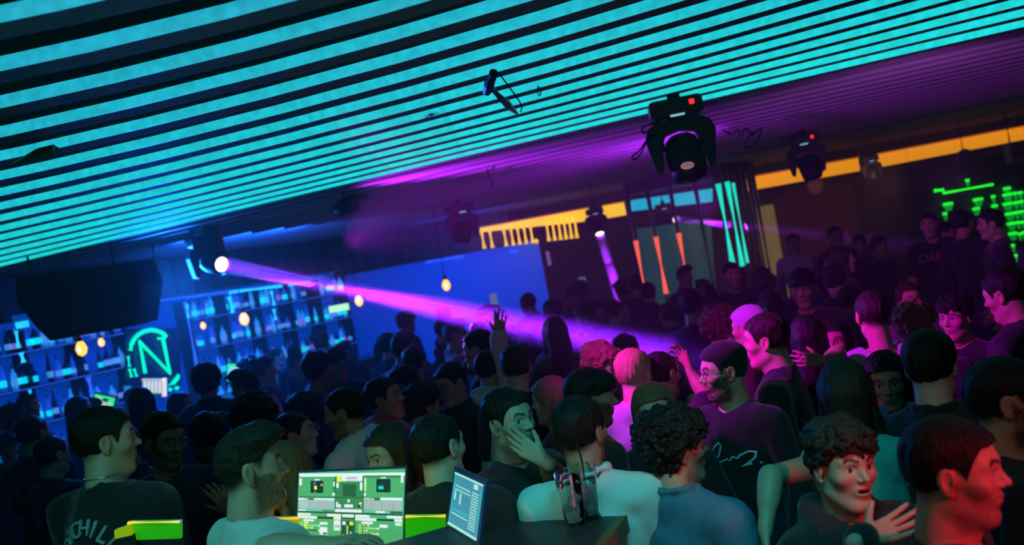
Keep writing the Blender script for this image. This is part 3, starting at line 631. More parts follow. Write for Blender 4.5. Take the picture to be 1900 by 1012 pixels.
ta = acryl([(752, 958), (827, 957), (827, 1000), (752, 1012)], green_ac, 'green glowing acrylic panel right of the open screen', [(0, 1, .005)], 3.3)
def nz(x, y): return W(300+x/3.243, 700+y/3.243, 3.08)
t = empty('neon_letters', nz(720, 960), 'orange neon outline letters on the yellow booth panel', 'neon letters')
MB().tube([nz(640, 915), nz(670, 912), nz(715, 920), nz(742, 945), nz(745, 985), nz(730, 1010)], .0045, 6).build('letter', neon_o, t)
MB().tube([nz(655, 935), nz(690, 935), nz(722, 955), nz(725, 990)], .0035, 6).build('letter', neon_o, t)
MB().tube([nz(752, 915), nz(805, 912), nz(803, 975), nz(795, 975), nz(788, 925), nz(770, 928), nz(768, 970)], .004, 6).build('letter', neon_o, t)
# lighting software screen
def quadmap(q, d):
    p = [W(x, y, dd) for (x, y), dd in zip(q, d)]
    def f(u, v, e=0):
        a = p[0].lerp(p[1], u); b = p[3].lerp(p[2], u); r = a.lerp(b, v)
        return r-nrm*e
    nrm = (p[1]-p[0]).cross(p[3]-p[0]).normalized()
    if nrm.y < 0: nrm = -nrm
    return f, nrm
f, nrm = quadmap([(555, 878), (752, 870), (747, 1016), (550, 1004)], [3.16]*4)
bz = f(.5, 1)
t = empty('control_screen', Vector((bz.x, bz.y, CT)), 'open laptop screen with green lighting control software', 'laptop')
MB().prism([f(-.012, -.02), f(1.012, -.02), f(1.012, 1.03), f(-.012, 1.03)], nrm*.015).build('casing', mat('laptop_navy', (.02, .04, .15), .4), t)
sb = mat('ui_green', (.1, .4, .15), .4, emit=(.07, .30, .11), es=1.0)
MB().prism([f(0, 0, .002), f(1, 0, .002), f(1, 1, .002), f(0, 1, .002)], nrm*.002).build('display', sb, t)
ui = {'w': mat('ui_white', (.8, .75, .8), .5, emit=(.72, .66, .72), es=1.0), 'g': mat('ui_grey', (.5, .5, .5), .5, emit=(.4, .4, .42), es=1), 'k': mat('ui_black', (.01, .03, .03), .5, emit=(.005, .03, .02), es=1),
      'd': mat('ui_dkgreen', (.02, .1, .04), .5, emit=(.02, .09, .04), es=1), 'y': mat('ui_yellow', (.8, .7, .1), .5, emit=(.75, .68, .05), es=1), 'l': mat('ui_lime', (.6, .8, .3), .5, emit=(.5, .75, .2), es=1),
      't': mat('ui_teal', (.2, .6, .6), .5, emit=(.1, .42, .45), es=1), 'p': mat('ui_violet', (.2, .1, .4), .5, emit=(.12, .06, .35), es=1), 'r': mat('ui_red', (.8, .2, .2), .5, emit=(.8, .3, .25), es=1), 'b': mat('ui_navy', (.05, .05, .2), .5, emit=(.03, .03, .2), es=1),
      'm': mat('ui_mint', (.0, .7, .4), .5, emit=(0, .7, .36), es=1), 'G': mat('ui_midgreen', (.1, .3, .1), .5, emit=(.03, .17, .06), es=1)}
# coordinates on the 1398x1012 reading of the screen: u = (x-40)/1300, v = (y-100)/960 with skew removed
UI = {k: MB() for k in ui}
lay = [0]
def U(x0, y0, x1, y1, k, e=.003):
    def uv(x, y):
        u = (x-(45-(y-110)*.031))/(1340-45); top = 110-(x-45)*.028; return u, (y-top)/(905+(x-45)*.02)
    lay[0] += 1; e = e+lay[0]*.00001
    q = [f(*uv(a, b), e) for a, b in [(x0, y0), (x1, y0), (x1, y1), (x0, y1)]]; UI[k].prism(q, nrm*.0004)
U(50, 118, 1338, 160, 'w'); U(835, 150, 1325, 180, 'G')
U(495, 160, 830, 560, 'G'); U(45, 420, 1310, 432, 'd'); U(490, 160, 496, 600, 'k'); U(828, 150, 834, 600, 'k'); U(35, 615, 1310, 630, 'k')
U(50, 185, 80, 275, 'w'); U(460, 195, 488, 400, 'G'); U(463, 225, 482, 285, 'w'); U(455, 370, 485, 405, 'w'); U(188, 215, 342, 372, 'k'); U(235, 195, 300, 210, 'w'); U(220, 228, 252, 268, 'p'); U(232, 280, 265, 330, 'y'); U(310, 255, 335, 280, 'r'); U(236, 355, 246, 368, 'y')
U(508, 155, 563, 228, 'y'); U(568, 155, 820, 222, 'w'); U(503, 240, 532, 305, 'w'); U(790, 235, 820, 335, 'w'); U(580, 260, 742, 412, 'd'); U(640, 450, 668, 485, 'w'); U(500, 485, 525, 520, 'w'); U(500, 515, 560, 552, 'w'); U(600, 512, 706, 550, 'w'); U(780, 485, 812, 510, 'w'); U(745, 515, 812, 545, 'k'); U(748, 520, 762, 540, 'm'); U(795, 520, 808, 540, 'y'); U(490, 575, 812, 612, 'w')
U(845, 180, 865, 345, 'l'); U(845, 215, 862, 260, 'w'); U(838, 368, 864, 400, 'w'); U(990, 195, 1163, 355, 'k'); U(1045, 172, 1105, 186, 'w'); U(1025, 255, 1078, 278, 'b'); U(1015, 282, 1078, 318, 'm'); U(1290, 145, 1318, 240, 'w')
U(40, 440, 480, 465, 'g'); U(45, 442, 120, 463, 'w'); U(128, 442, 230, 463, 'd'); U(132, 446, 158, 462, 'l'); U(232, 442, 478, 463, 'w')
U(835, 424, 1310, 456, 'g'); U(925, 426, 1038, 452, 'd'); U(932, 430, 960, 450, 'l'); U(1040, 420, 1310, 450, 'w')
for xa, xb in [(45, 158), (166, 282), (290, 408), (414, 476)]: U(xa, 474, xb, 578, 'g'); U(xb, 472, xb+6, 582, 't')
U(40, 466, 480, 471, 't')
for xa, xb in [(836, 920), (930, 1052), (1064, 1192), (1202, 1306)]: U(xa, 466, xb, 572, 'g'); U(xb, 462, xb+5, 578, 't')
for xx in range(175, 470, 26):
    for yy in (490, 512, 534, 556): U(xx, yy, xx+9, yy+7, 'd')
for xx in range(845, 1300, 26):
    for yy in (484, 506, 528, 550): U(xx, yy, xx+9, yy+7, 'd')
U(40, 588, 470, 610, 't'); U(42, 590, 130, 608, 'w'); U(340, 592, 470, 608, 'G'); U(835, 585, 1160, 606, 't'); U(985, 582, 1095, 606, 'w'); U(1160, 584, 1310, 604, 'd')
U(38, 640, 192, 668, 'w'); U(392, 638, 562, 670, 'w'); U(36, 676, 270, 706, 'w'); U(80, 680, 105, 702, 'y'); U(272, 680, 470, 700, 'k'); U(470, 674, 560, 706, 'w'); U(474, 678, 505, 702, 'y')
U(564, 632, 572, 1010, 'k'); U(722, 632, 732, 1010, 'k'); U(578, 638, 718, 672, 'w'); U(578, 678, 718, 698, 'd'); U(575, 712, 718, 1000, 'd')
U(735, 636, 908, 668, 'w'); U(1122, 634, 1306, 664, 'w'); U(735, 674, 992, 706, 'w'); U(995, 678, 1210, 698, 'k'); U(1212, 672, 1305, 704, 'w'); U(1225, 716, 1300, 748, 'w'); U(1278, 716, 1303, 748, 'y')
U(105, 718, 234, 744, 'w'); U(815, 718, 950, 746, 'w'); U(476, 718, 556, 845, 'w'); U(482, 775, 550, 810, 'g'); U(306, 748, 398, 778, 'w'); U(304, 812, 395, 905, 'w'); U(345, 878, 388, 900, 'd'); U(1032, 748, 1130, 782, 'w')
for r, (yy, ln, kx) in enumerate([(763, 160, 'w'), (795, 300, 'l'), (827, 215, 'l'), (857, 300, 'k'), (887, 150, 'w'), (918, 190, 'w'), (948, 160, 'w')]):
    U(62, yy-6, 100, yy+6, 'l'); U(112, yy-12, 150, yy+12, 'y' if r < 6 else 'd'); U(118, yy-7, 140, yy+7, 'l'); U(160, yy-5, ln, yy+5, kx); U(ln-15, yy-10, ln+5, yy+10, 'w')
for r, (yy, ln) in enumerate([(763, 905), (797, 1025), (829, 885), (862, 1025), (894, 910), (924, 905), (962, 1020), (990, 880)]):
    U(775, yy-6, 812, yy+6, 'l'); U(825, yy-14, 862, yy+14, 'd'); U(832, yy-9, 858, yy+9, 'y'); U(868, yy-5, ln, yy+5, 'l' if ln > 950 else 'd'); U(ln-22, yy-10, ln, yy+10, 'w')
for xx, yt in [(594, 890), (640, 775), (683, 850)]:
    U(xx-3, 780, xx+3, 960, 'k'); U(xx-7, yt, xx+7, 950, 'w' if xx != 640 else 'l'); U(xx-10, 960, xx+10, 982, 'l')
U(580, 725, 620, 768, 'w'); U(667, 725, 712, 768, 'y'); U(570, 985, 718, 1004, 'r')
for k in UI:
    if UI[k].v: UI[k].build('screen_graphic', ui[k], t)
xd = (f(1, .1)-f(0, .1)); yd = (f(.5, 0)-f(.5, 1))
def uvp(x, y, e): return f((x-(45-(y-110)*.031))/1295, (y-(110-(x-45)*.028))/(905+(x-45)*.02), e)
text_obj('screen_text', 'MADRIX', .0098, ui['k'], t, uvp(694, 177, .0075), xd, yd, .0002)
text_obj('screen_text', 'LIGHTING CONTROL', .0036, ui['k'], t, uvp(694, 208, .0075), xd, yd, .0002)
MB().box(Vector((bz.x, bz.y-.12, CT+.012)), (.32, .24, .02)).build('keyboard_deck', mat('laptop_deck', (.05, .05, .06), .5), t, bevel=.004)
# second laptop, seen obliquely
f, nrm = quadmap([(845, 868), (901, 893), (886, 1009), (830, 975)], [3.12, 2.96, 2.93, 3.1])
t = empty('laptop', f(.5, 1), 'narrow tilted laptop screen with pale blue program at the right of the green screen', 'laptop')
MB().prism([f(-.03, -.02), f(1.03, -.02), f(1.04, 1.02), f(-.03, 1.02)], nrm*.012).build('casing', mat('laptop_navy2', (.02, .06, .16), .35), t)
lb_ = mat('ui_steel', (.1, .3, .4), .5, emit=(.05, .17, .26), es=1); lp = mat('ui_pale', (.6, .8, .7), .5, emit=(.4, .62, .5), es=1); lq = mat('ui_teal2', (.1, .5, .6), .5, emit=(.02, .28, .38), es=1)
MB().prism([f(.03, .09, .002), f(.97, .09, .002), f(.97, .97, .002), f(.03, .97, .002)], nrm*.001).build('display', lb_, t)
g = MB(); g2 = MB()
def U2(x0, y0, x1, y1, mb): mb.prism([f(a, b, .003) for a, b in [(x0, y0), (x1, y0), (x1, y1), (x0, y1)]], nrm*.0004)
U2(.03, .07, .97, .1, g); U2(.03, .93, .97, .97, g); U2(.05, .1, .08, .93, g2); U2(.93, .12, .96, .93, g2)
for k in range(14): U2(.66, .26+k*.045, .66+.22, .275+k*.045, g)
for k in range(9): U2(.12+k*.055, .265, .15+k*.055, .29, g)
U2(.1, .33, .62, .345, g); U2(.1, .74, .62, .755, g); U2(.12, .37, .16, .52, g); U2(.3, .37, .34, .56, g); U2(.1, .66, .6, .7, g2); U2(.7, .12, .82, .2, g)
g.build('screen_graphic', lp, t); g2.build('screen_graphic', lq, t)
c = f(.5, 1.02); MB().prism([f(0, 1.02), f(1, 1.02), f(1, 1.02)+Vector((-.3, -.12, -.0)), f(0, 1.02)+Vector((-.3, -.12, -.0))], (0, 0, -.015)).build('keyboard_deck', MATS['laptop_deck'], t)
MB().box(Vector((c.x-.1, c.y, (c.z+CT)/2-.01)), (.26, .2, max(.02, c.z-CT-.03))).build('riser', black_metal, t)
# glasses on the counter
gl = mat('clear_glass', (.85, .9, .9), .04, trans=1, ior=1.08); ice_m = mat('ice', (.7, .72, .78), .35, trans=.35, bump=(30, .4))
straw = mat('straw_black', (.01, .01, .012), .4); dlm = mat('pink_reflex_rod', (.8, .1, .3), .4, emit=(.9, .1, .25), es=.5)
def tumbler(x, yb, h, rb, rt, label, ice, d, strw=None, rod=None):
    b = WZ(x, yb, CT+.001); t = empty('drinking_glass', b, label, 'glass', 'glasses on the booth counter')
    MB().lathe([(0, 0), (rb, 0), (rt, h), (rt-.003, h), (rb-.003, .012), (0, .012)], b, n=24).build('glass_body', gl, t, smooth=True)
    for k in range(ice):
        r_ = random.Random(k+int(x)); q = b+Vector((r_.uniform(-.012, .012), r_.uniform(-.01, .01), .03+.026*k)); e_ = Matrix.Rotation(r_.uniform(0, 3), 3, Vector((r_.random(), r_.random(), 1)))
        MB().box(q, (.034, .034, .034), (e_ @ Vector((1, 0, 0)), e_ @ Vector((0, 1, 0)), e_ @ Vector((0, 0, 1)))).build('ice_cube', ice_m, t, bevel=.006)
    if strw: MB().tube([b+Vector((0, 0, .02)), b+Vector((strw[0], 0, h+.02)), b+Vector((strw[1], 0, h+.1))], .0035, 8).build('straw', straw, t)
    if rod: MB().tube([b+Vector((rod, -.01, .06)), b+Vector((rod+.004, -.01, h-.01))], .0045, 8).build('stirrer', dlm, t)  # glowing rod painted in for a pink reflex in the glass
    return t
tumbler(1070, 972, .175, .037, .045, 'tall glass with ice and a pink stirrer, left one on the counter', 3, 2.55, None, .004)
tumbler(1097, 962, .18, .037, .046, 'tall glass with ice and a long black straw, right one on the counter', 3, 2.62, (.004, -.006), -.012)
# ------------------------------------------------------------------ people: signed-distance modelling, polygonised with surface nets
def smin(a, b, k):
    h = np.maximum(k-np.abs(a-b), 0)/k; return np.minimum(a, b)-h*h*k*.25
def sd_ell(P, c, r):
    q = P-c; k0 = np.sqrt(((q/r)**2).sum(-1)); k1 = np.sqrt(((q/(r*r))**2).sum(-1)); return k0*(k0-1)/np.maximum(k1, 1e-9)
def sd_cap(P, a, b, ra, rb):
    ab = b-a; t = np.clip(((P-a)@ab)/max(ab@ab, 1e-12), 0, 1)
    return np.sqrt(((P-a-t[..., None]*ab)**2).sum(-1))-(ra+(rb-ra)*t)
VROT = np.array([[.36, .48, -.8], [-.8, .6, 0], [.48, .64, .6]])
def vnoise(P, f, seed=0):
    q = (P@VROT)*f+seed*17.3; i = np.floor(q).astype(np.int64); u = q-i; u = u*u*(3-2*u)
    def h(a, b, c):
        n = (a*73856093) ^ (b*19349663) ^ (c*83492791); n = (n*(n*n*15731+789221)+1376312589) & 0x7fffffff; return n/1073741824.0-1
    r = 0
    for a in (0, 1):
        for b in (0, 1):
            for c in (0, 1):
                r = r+h(i[..., 0]+a, i[..., 1]+b, i[..., 2]+c)*(u[..., 0] if a else 1-u[..., 0])*(u[..., 1] if b else 1-u[..., 1])*(u[..., 2] if c else 1-u[..., 2])
    return r
A_ = lambda *v: np.array(v, float)
def E_(c, r, k=.02, op='u'): return ('e', A_(*c), A_(*r), k, op)
def C_(a, b, ra, rb=None, k=.02, op='u'): return ('c', np.array(a, float), np.array(b, float), (ra, ra if rb is None else rb), k, op)
def prim_bb(p):
    if p[0] == 'e': return p[1]-p[2], p[1]+p[2]
    r = max(p[3]); return np.minimum(p[1], p[2])-r, np.maximum(p[1], p[2])+r
def polygonise(prims, vox, post=None, lo=None, hi=None):
    us = [prim_bb(p) for p in prims if p[-1] == 'u']
    L = np.min([u[0] for u in us], 0)-3*vox; H = np.max([u[1] for u in us], 0)+3*vox
    if lo is not None: L = np.maximum(L, lo)
    if hi is not None: H = np.minimum(H, hi)
    n = np.maximum(np.ceil((H-L)/vox).astype(int)+1, 4)
    Fd = np.full(n, .2)
    axs = [L[k]+np.arange(n[k])*vox for k in range(3)]
    for p in prims:
        k = p[-2]; m = k+3*vox; a, b = prim_bb(p)
        i0 = np.clip(np.floor((a-m-L)/vox).astype(int), 0, n); i1 = np.clip(np.ceil((b+m-L)/vox).astype(int)+1, 0, n)
        if (i1 <= i0).any(): continue
        sl = tuple(slice(i0[j], i1[j]) for j in range(3))
        P = np.stack(np.meshgrid(axs[0][sl[0]], axs[1][sl[1]], axs[2][sl[2]], indexing='ij'), -1)
        d = sd_ell(P, p[1], p[2]) if p[0] == 'e' else sd_cap(P, p[1], p[2], *p[3])
        if p[-1] == 'u': Fd[sl] = smin(Fd[sl], d, k)
        else: Fd[sl] = -smin(-Fd[sl], d, k)
    if post is not None:
        P = np.stack(np.meshgrid(*axs, indexing='ij'), -1); Fd = post(P, Fd)
    Fd[0], Fd[-1], Fd[:, 0], Fd[:, -1], Fd[:, :, 0], Fd[:, :, -1] = [.01]*6
    return nets(Fd, L, vox)
def nets(Fd, L, vox):
    s = Fd < 0; n = np.array(Fd.shape)
    cnt = np.zeros(n-1, np.int8); acc = np.zeros((*(n-1), 3)); 
    def sub(o): return tuple(slice(o[k], n[k]-1+o[k]) for k in range(3))
    corners = [(a, b, c) for a in (0, 1) for b in (0, 1) for c in (0, 1)]
    for o in corners:
        for ax_ in range(3):
            if o[ax_]: continue
            q = list(o); q[ax_] = 1; f0 = Fd[sub(o)]; f1 = Fd[sub(q)]; x = (f0 < 0) != (f1 < 0)
            if not x.any(): continue
            idx = np.nonzero(x); t = f0[idx]/(f0[idx]-f1[idx]); v = np.tile(np.array(o, float), (len(t), 1)); v[:, ax_] = t
            acc[idx] += v; cnt[idx] += 1
    act = cnt > 0; ids = -np.ones(n-1, np.int64); ids[act] = np.arange(act.sum())
    ix = np.argwhere(act); V = (ix+acc[act]/cnt[act][:, None])*vox+L
    Q = []
    for ax_ in range(3):
        b, c = (ax_+1) % 3, (ax_+2) % 3
        s0 = [slice(0, n[k]) for k in range(3)]; s1 = list(s0); s0[ax_] = slice(0, n[ax_]-1); s1[ax_] = slice(1, n[ax_])
        x = s[tuple(s0)] != s[tuple(s1)]; e = np.argwhere(x)
        e = e[(e[:, b] > 0) & (e[:, c] > 0) & (e[:, b] < n[b]-1) & (e[:, c] < n[c]-1)]
        if not len(e): continue
        inside = s[tuple(e.T)]
        def g(db, dc):
            q = e.copy(); q[:, b] -= db; q[:, c] -= dc; return ids[tuple(q.T)]
        q = np.stack([g(1, 1), g(0, 1), g(0, 0), g(1, 0)], 1)
        q[~inside] = q[~inside][:, ::-1]; Q.append(q)
    return V, np.concatenate(Q) if Q else np.zeros((0, 4), int)
def np_mesh(name, parts, mats_, cols=None):
    """parts: list of (V,Q); one mesh"""
    V = np.concatenate([p[0] for p in parts]); off = np.cumsum([0]+[len(p[0]) for p in parts[:-1]]); Q = np.concatenate([p[1]+o for p, o in zip(parts, off)])
    me = bpy.data.meshes.new(name); me.vertices.add(len(V)); me.vertices.foreach_set('co', V.astype(np.float32).ravel())
    me.loops.add(len(Q)*4); me.loops.foreach_set('vertex_index', Q.astype(np.int32).ravel())
    me.polygons.add(len(Q)); me.polygons.foreach_set('loop_start', np.arange(0, len(Q)*4, 4, dtype=np.int32))
    me.polygons.foreach_set('use_smooth', np.ones(len(Q), bool))
    me.update(calc_edges=True); me.validate()
    for m in mats_: me.materials.append(m)
    if cols is not None:
        a = me.color_attributes.new('Col', 'FLOAT_COLOR', 'POINT'); c = np.ones((len(V), 4), np.float32); c[:, :3] = cols; a.data.foreach_set('color', c.ravel())
    return me
skin_m = mat('skin', (.5, .3, .2), .5, vcol=True, bump=(180, .08))
def cloth(nm, col, rough=.85, **k): return mat('cloth_'+nm, col, rough, bump=(220, .25), sheen=.2, **k)
CL = {'black': cloth('black', (.012, .012, .016)), 'navy': cloth('navy', (.015, .02, .05)), 'white': cloth('white', (.7, .7, .7)), 'grey': cloth('grey', (.12, .12, .13)),
      'denim': mat('cloth_denim', (.05, .13, .23), .85, noise=(60, (.1, .21, .31), (1, 1, .3)), bump=(300, .4)), 'teal': cloth('teal', (.1, .4, .36)), 'maroon': cloth('maroon', (.06, .01, .02)),
      'lilac': cloth('lilac', (.5, .4, .6)), 'jeans': cloth('jeans', (.02, .03, .06)), 'brown': cloth('brown', (.08, .04, .03)), 'striped': mat('cloth_striped', (.02, .02, .03), .8, noise=(40, (.06, .06, .08), (.1, .1, 3)))}
def hairm(nm, col): return mat('hair_'+nm, col, .5, noise=(90, tuple(c*1.9 for c in col), (1, 1, .12)), bump=(160, .7, (1, 1, .15)), spec=.3)
HM = {'black': hairm('black', (.006, .005, .005)), 'dark': hairm('dark', (.016, .011, .008)), 'brown': hairm('brown', (.035, .02, .012)), 'blond': hairm('blond', (.3, .19, .09)), 'fair': hairm('fair', (.13, .075, .035))}
SHOE = mat('shoe', (.03, .03, .03), .5)
SK = {'fair': (.56, .34, .25), 'mid': (.46, .27, .18), 'tan': (.36, .2, .13), 'dark': (.2, .1, .06)}
def mirror(ps):
    o = []
    for p in ps:
        o.append(p)
        if abs(p[1][0]) > 1e-6 or (p[0] == 'c' and abs(p[2][0]) > 1e-6):
            q = list(p); q[1] = p[1]*A_(-1, 1, 1)
            if p[0] == 'c': q[2] = p[2]*A_(-1, 1, 1)
            o.append(tuple(q))
    return o
def head_prims(female=False, mouth=0., jaw=1., nose=1.):
    j = .92 if female else jaw
    P = [E_((0, -.014, .034), (.074, .094, .087), .03), E_((0, .028, -.03), (.0545*j, .063, .078), .035), E_((0, .045, .03), (.058, .045, .055), .03),
         C_((.008, .070, -.099), (-.008, .070, -.099), .017*j, k=.025)]
    P += mirror([C_((.046*j, .004, -.066), (.02, .055, -.096), .016, k=.03), E_((.043, .056, -.018), (.021, .022, .018), .025),
                 C_((.012, .0855, .029), (.045, .069, .03), .0075 if female else .0095, k=.014),
                 E_((.0315, .099, .008), (.0175, .0165, .0125), .012, 's'), ('e', A_(.031, .0715, .008), A_(.0135, .0135, .0125), .003, 'u'),
                 C_((.0185, .0835, .0142), (.043, .0765, .0125), .0042, k=.004), C_((.02, .082, .0), (.042, .0745, .001), .0024, k=.004)])
    P += [C_((0, .083, .02), (0, .1075, -.018), .0062, .0100*nose, .012)]
    P += mirror([E_((.0115, .094, -.0225), (.0075, .0095, .007), .006), E_((.006, .104, -.0285), (.0032, .005, .003), .003, 's')])
    P += [E_((0, .079, -.0555), (.024, .016, .016), .016), C_((-.018, .082, -.0475), (0, .0925, -.0465), .0048, k=.006), C_((.018, .082, -.0475), (0, .0925, -.0465), .0048, k=.006),
          C_((-.015, .083, -.0585), (.015, .083, -.0585), .006, k=.007)]
    if mouth > 0: P += [E_((0, .094, -.053-mouth*.4), (.0215, .014, .0035+mouth*.8), .004, 's'), ('e', A_(0, .078, -.0485), A_(.014, .011, .0045), .002, 'u')]
    else: P += [C_((-.022, .086, -.0528), (0, .1, -.0522), .0014, k=.004, op='s'), C_((.022, .086, -.0528), (0, .1, -.0522), .0014, k=.004, op='s')]
    P += mirror([E_((.0765, -.008, .004), (.0085, .0195, .031), .006), E_((.083, -.003, .006), (.006, .0115, .02), .004, 's'), C_((.076, -.012, -.022), (.073, .0, -.03), .0065, k=.006), C_((.0775, .006, -.004), (.0765, .006, .004), .0045, k=.004)])
    return P
def sstep(a, b, x):
    t = np.clip((x-a)/(b-a), 0, 1); return t*t*(3-2*t)
def head_colors(V, skin, hair, st):
    """albedo of skin, lips, brows, eyes, stubble and clipped hair"""
    c = np.tile(np.array(skin, float), (len(V), 1)); x, y, z = np.abs(V[:, 0]), V[:, 1], V[:, 2]
    def mixc(col, m): c[:] = c*(1-m[:, None])+np.array(col)*m[:, None]
    mixc(A_(*skin)*A_(1.1, .8, .78), sstep(.03, .0, np.hypot(x-.042, (z+.022)))*(y > .03)*.5)
    mixc(A_(*skin)*A_(1.15, .75, .72), sstep(.065, .08, x)*(np.abs(z) < .04)*.6)
    lip = np.exp(-(np.abs(z+.0525)/.0085)**4)*np.exp(-(x/.0225)**4)*(y > .078)
    mixc(A_(*skin)*A_(.85, .45, .45), lip*.9)
    if st.get('mouth', 0) > 0:
        mixc((.04, .01, .01), ((x < .017) & (np.abs(z+.056) < .003+st['mouth']) & (y < .09) & (y > .066)).astype(float))
        mixc((.75, .72, .66), ((x < .015) & (np.abs(z+.0485) < .0045) & (y > .074) & (y < .092)).astype(float))
    brz = .0315+.0065*sstep(.012, .036, x)-.009*sstep(.038, .055, x)
    hc = np.array(hair)
    mixc(hc, np.exp(-(np.abs(z-brz)/(.0042 if st.get('female') else .0056))**4)*(x > .011)*(x < .051)*(y > .05)*.93)
    # eyes
    dx, dz = x-.031, z-.008; ey = (np.hypot(dx/1.1, dz/.55) < .0125) & (y > .066)
    mixc((.62, .6, .58), ey*.95); g = st.get('gaze', 0.)
    ex = V[:, 0]-np.sign(V[:, 0])*.031-g; mixc((.03, .018, .01), ((np.hypot(ex, dz) < .0062) & ey).astype(float))
    mixc(hc*.5, ((np.abs(dz-.0072) < .0017) & (np.abs(dx) < .0145) & (y > .062)).astype(float)*.8)
    b = st.get('beard', 0)
    if b:
        zl = -.028-.02*sstep(.07, .03, y) if False else np.interp(x, [0, .02, .03, .05, .07, .09], [-.034, -.036, -.045, -.035, .0, .03])
        m = sstep(.006, -.006, z-zl)*(y > -.03)*(z > -.15)*sstep(-.14, -.115, z)
        m *= 1-np.exp(-(np.abs(z+.0525)/.0075)**4)*np.exp(-(x/.021)**4)
        m *= sstep(-.015, .01, y)
        mixc(hc, m*b*(.85+.3*vnoise(V, 260)))
    f = st.get('fade', 0)            # close clipped sides
    if f:
        hl = np.interp(y, [-.13, -.07, -.02, .01, .03, .05, .07, .09], [-.055, -.06, -.03, .02, .0, .04, .062, .07])
        m = sstep(-.012, .035, z-hl)*(np.hypot(x-.0765, z) > .0)*(x < .0775)
        m[(x > .072) & (np.abs(z-.004) < .034) & (np.abs(y+.008) < .024)] = 0
        mixc(hc, m*(1-(1-f)**2))
    return np.clip(c, 0, 1)
def hair_mesh(style, vox, seed=0):
    """styles: short, quiff, bowl, curly, afro, long, bob, bald, bun"""
    s = style; long_ = s in ('long', 'bob', 'straight')
    cur = {'curly': .011, 'afro': .013}.get(s, .003)
    top = {'short': .014, 'quiff': .03, 'bowl': .022, 'curly': .03, 'afro': .04, 'long': .016, 'bob': .018, 'straight': .014, 'crop': .008, 'buzz': .004, 'bun': .012, 'cap': .02}[s]
    side = {'short': .007, 'quiff': .004, 'bowl': .014, 'curly': .012, 'afro': .03, 'long': .014, 'bob': .02, 'straight': .012, 'crop': .005, 'buzz': .003, 'bun': .008, 'cap': .006}[s]
    L = A_(-.15, -.17, -.36 if long_ else -.12); H = A_(.15, .14, .2)
    if s == 'bob': L[2] = -.2
    n = np.ceil((H-L)/vox).astype(int)
    axs = [L[k]+np.arange(n[k])*vox for k in range(3)]; P = np.stack(np.meshgrid(*axs, indexing='ij'), -1); x, y, z = np.abs(P[..., 0]), P[..., 1], P[..., 2]
    base = sd_ell(P, A_(0, -.014, .034), A_(.074, .094, .087)); base = smin(base, sd_ell(P, A_(0, .045, .03), A_(.058, .045, .055)), .03)
    up = sstep(.03, .1, z) if s != 'quiff' else sstep(.06, .11, z); th = side+(top-side)*up
    if s == 'quiff': th = th+.024*sstep(.0, .07, y)*up-.016*sstep(.02, -.07, y)*up
    if s == 'bowl': th = th+.006*sstep(.02, .07, y)
    d = base-th
    if s in ('short', 'quiff', 'crop', 'buzz', 'bun', 'cap'):
        hy = [-.13, -.07, -.03, -.012, .0, .022, .034, .05, .066, .1]; hz = [-.05, -.055, -.045, .0, .028, .03, .0, .045, .07, .078]
        if s == 'quiff' : hz = [.0, .0, .012, .035, .045, .045, .05, .055, .07, .08]
    elif s == 'bowl': hy = [-.13, -.07, -.03, -.012, .0, .022, .04, .1]; hz = [-.03, -.035, -.02, .02, .026, .026, .034, .046]
    elif s in ('curly', 'afro'): hy = [-.15, -.07, -.03, -.012, .0, .022, .04, .06, .12]; hz = [-.06, -.06, -.045, -.0, .028, .02, .02, .05, .055]
    else: hy = [-.2, -.03, .0, .03, .045, .065, .1]; hz = [-.5, -.5, -.5, -.03, .03, .066, .08]
    if long_:
        bot = -.33 if s != 'bob' else -.13
        w_ = .1 if s != 'straight' else .09
        d = smin(d, sd_cap(P, A_(0, -.06, .0), A_(0, -.075, bot+.06), .07, .075)*.9, .03)
        for sg in (-1, 1):
            d = smin(d, sd_cap(P, A_(sg*.07, -.005, .03), A_(sg*(w_-.005), .012 if s != 'bob' else .02, bot+.05), .022, .03), .03)
        fy = np.interp(z, [-.4, -.14, -.1, .0, .03, .07, .09], [.2, .06, .02, .02, .035, .06, .2])
        cut = np.minimum(y-fy, .062-x+.0*z); d = np.maximum(d, np.minimum(cut, .03))   # face opening
        d = np.maximum(d, -(.2+z) if False else d)
    hl = np.interp(y, hy, hz) + .004*vnoise(P*A_(1, 1, .1), 90, seed)
    d = np.maximum(d, (hl-z)*.8)
    if s not in ('cap',):
        fr = 75 if s not in ('curly', 'afro') else 48
        st = A_(1, .45, .25) if not long_ else A_(1, 1, .12)
        if s in ('curly', 'afro'): st = A_(1, 1, 1)
        m = np.abs(d) < .03; q = P[m]; nz = vnoise(q*st, fr, seed)+.5*vnoise(q*st, fr*2.2, seed+3)
        d[m] += cur*nz
        if s == 'quiff': d[m] += .003*vnoise(q*A_(1.2, .2, .6), 120, seed)
    if s == 'bun': d = smin(d, sd_ell(P, A_(0, -.1, .1), A_(.035, .035, .03)), .01)
    d[0], d[-1], d[:, 0], d[:, -1], d[:, :, 0], d[:, :, -1] = [.01]*6
    return nets(d, L, vox)
def norm(v): v = np.array(v, float); return v/np.linalg.norm(v)
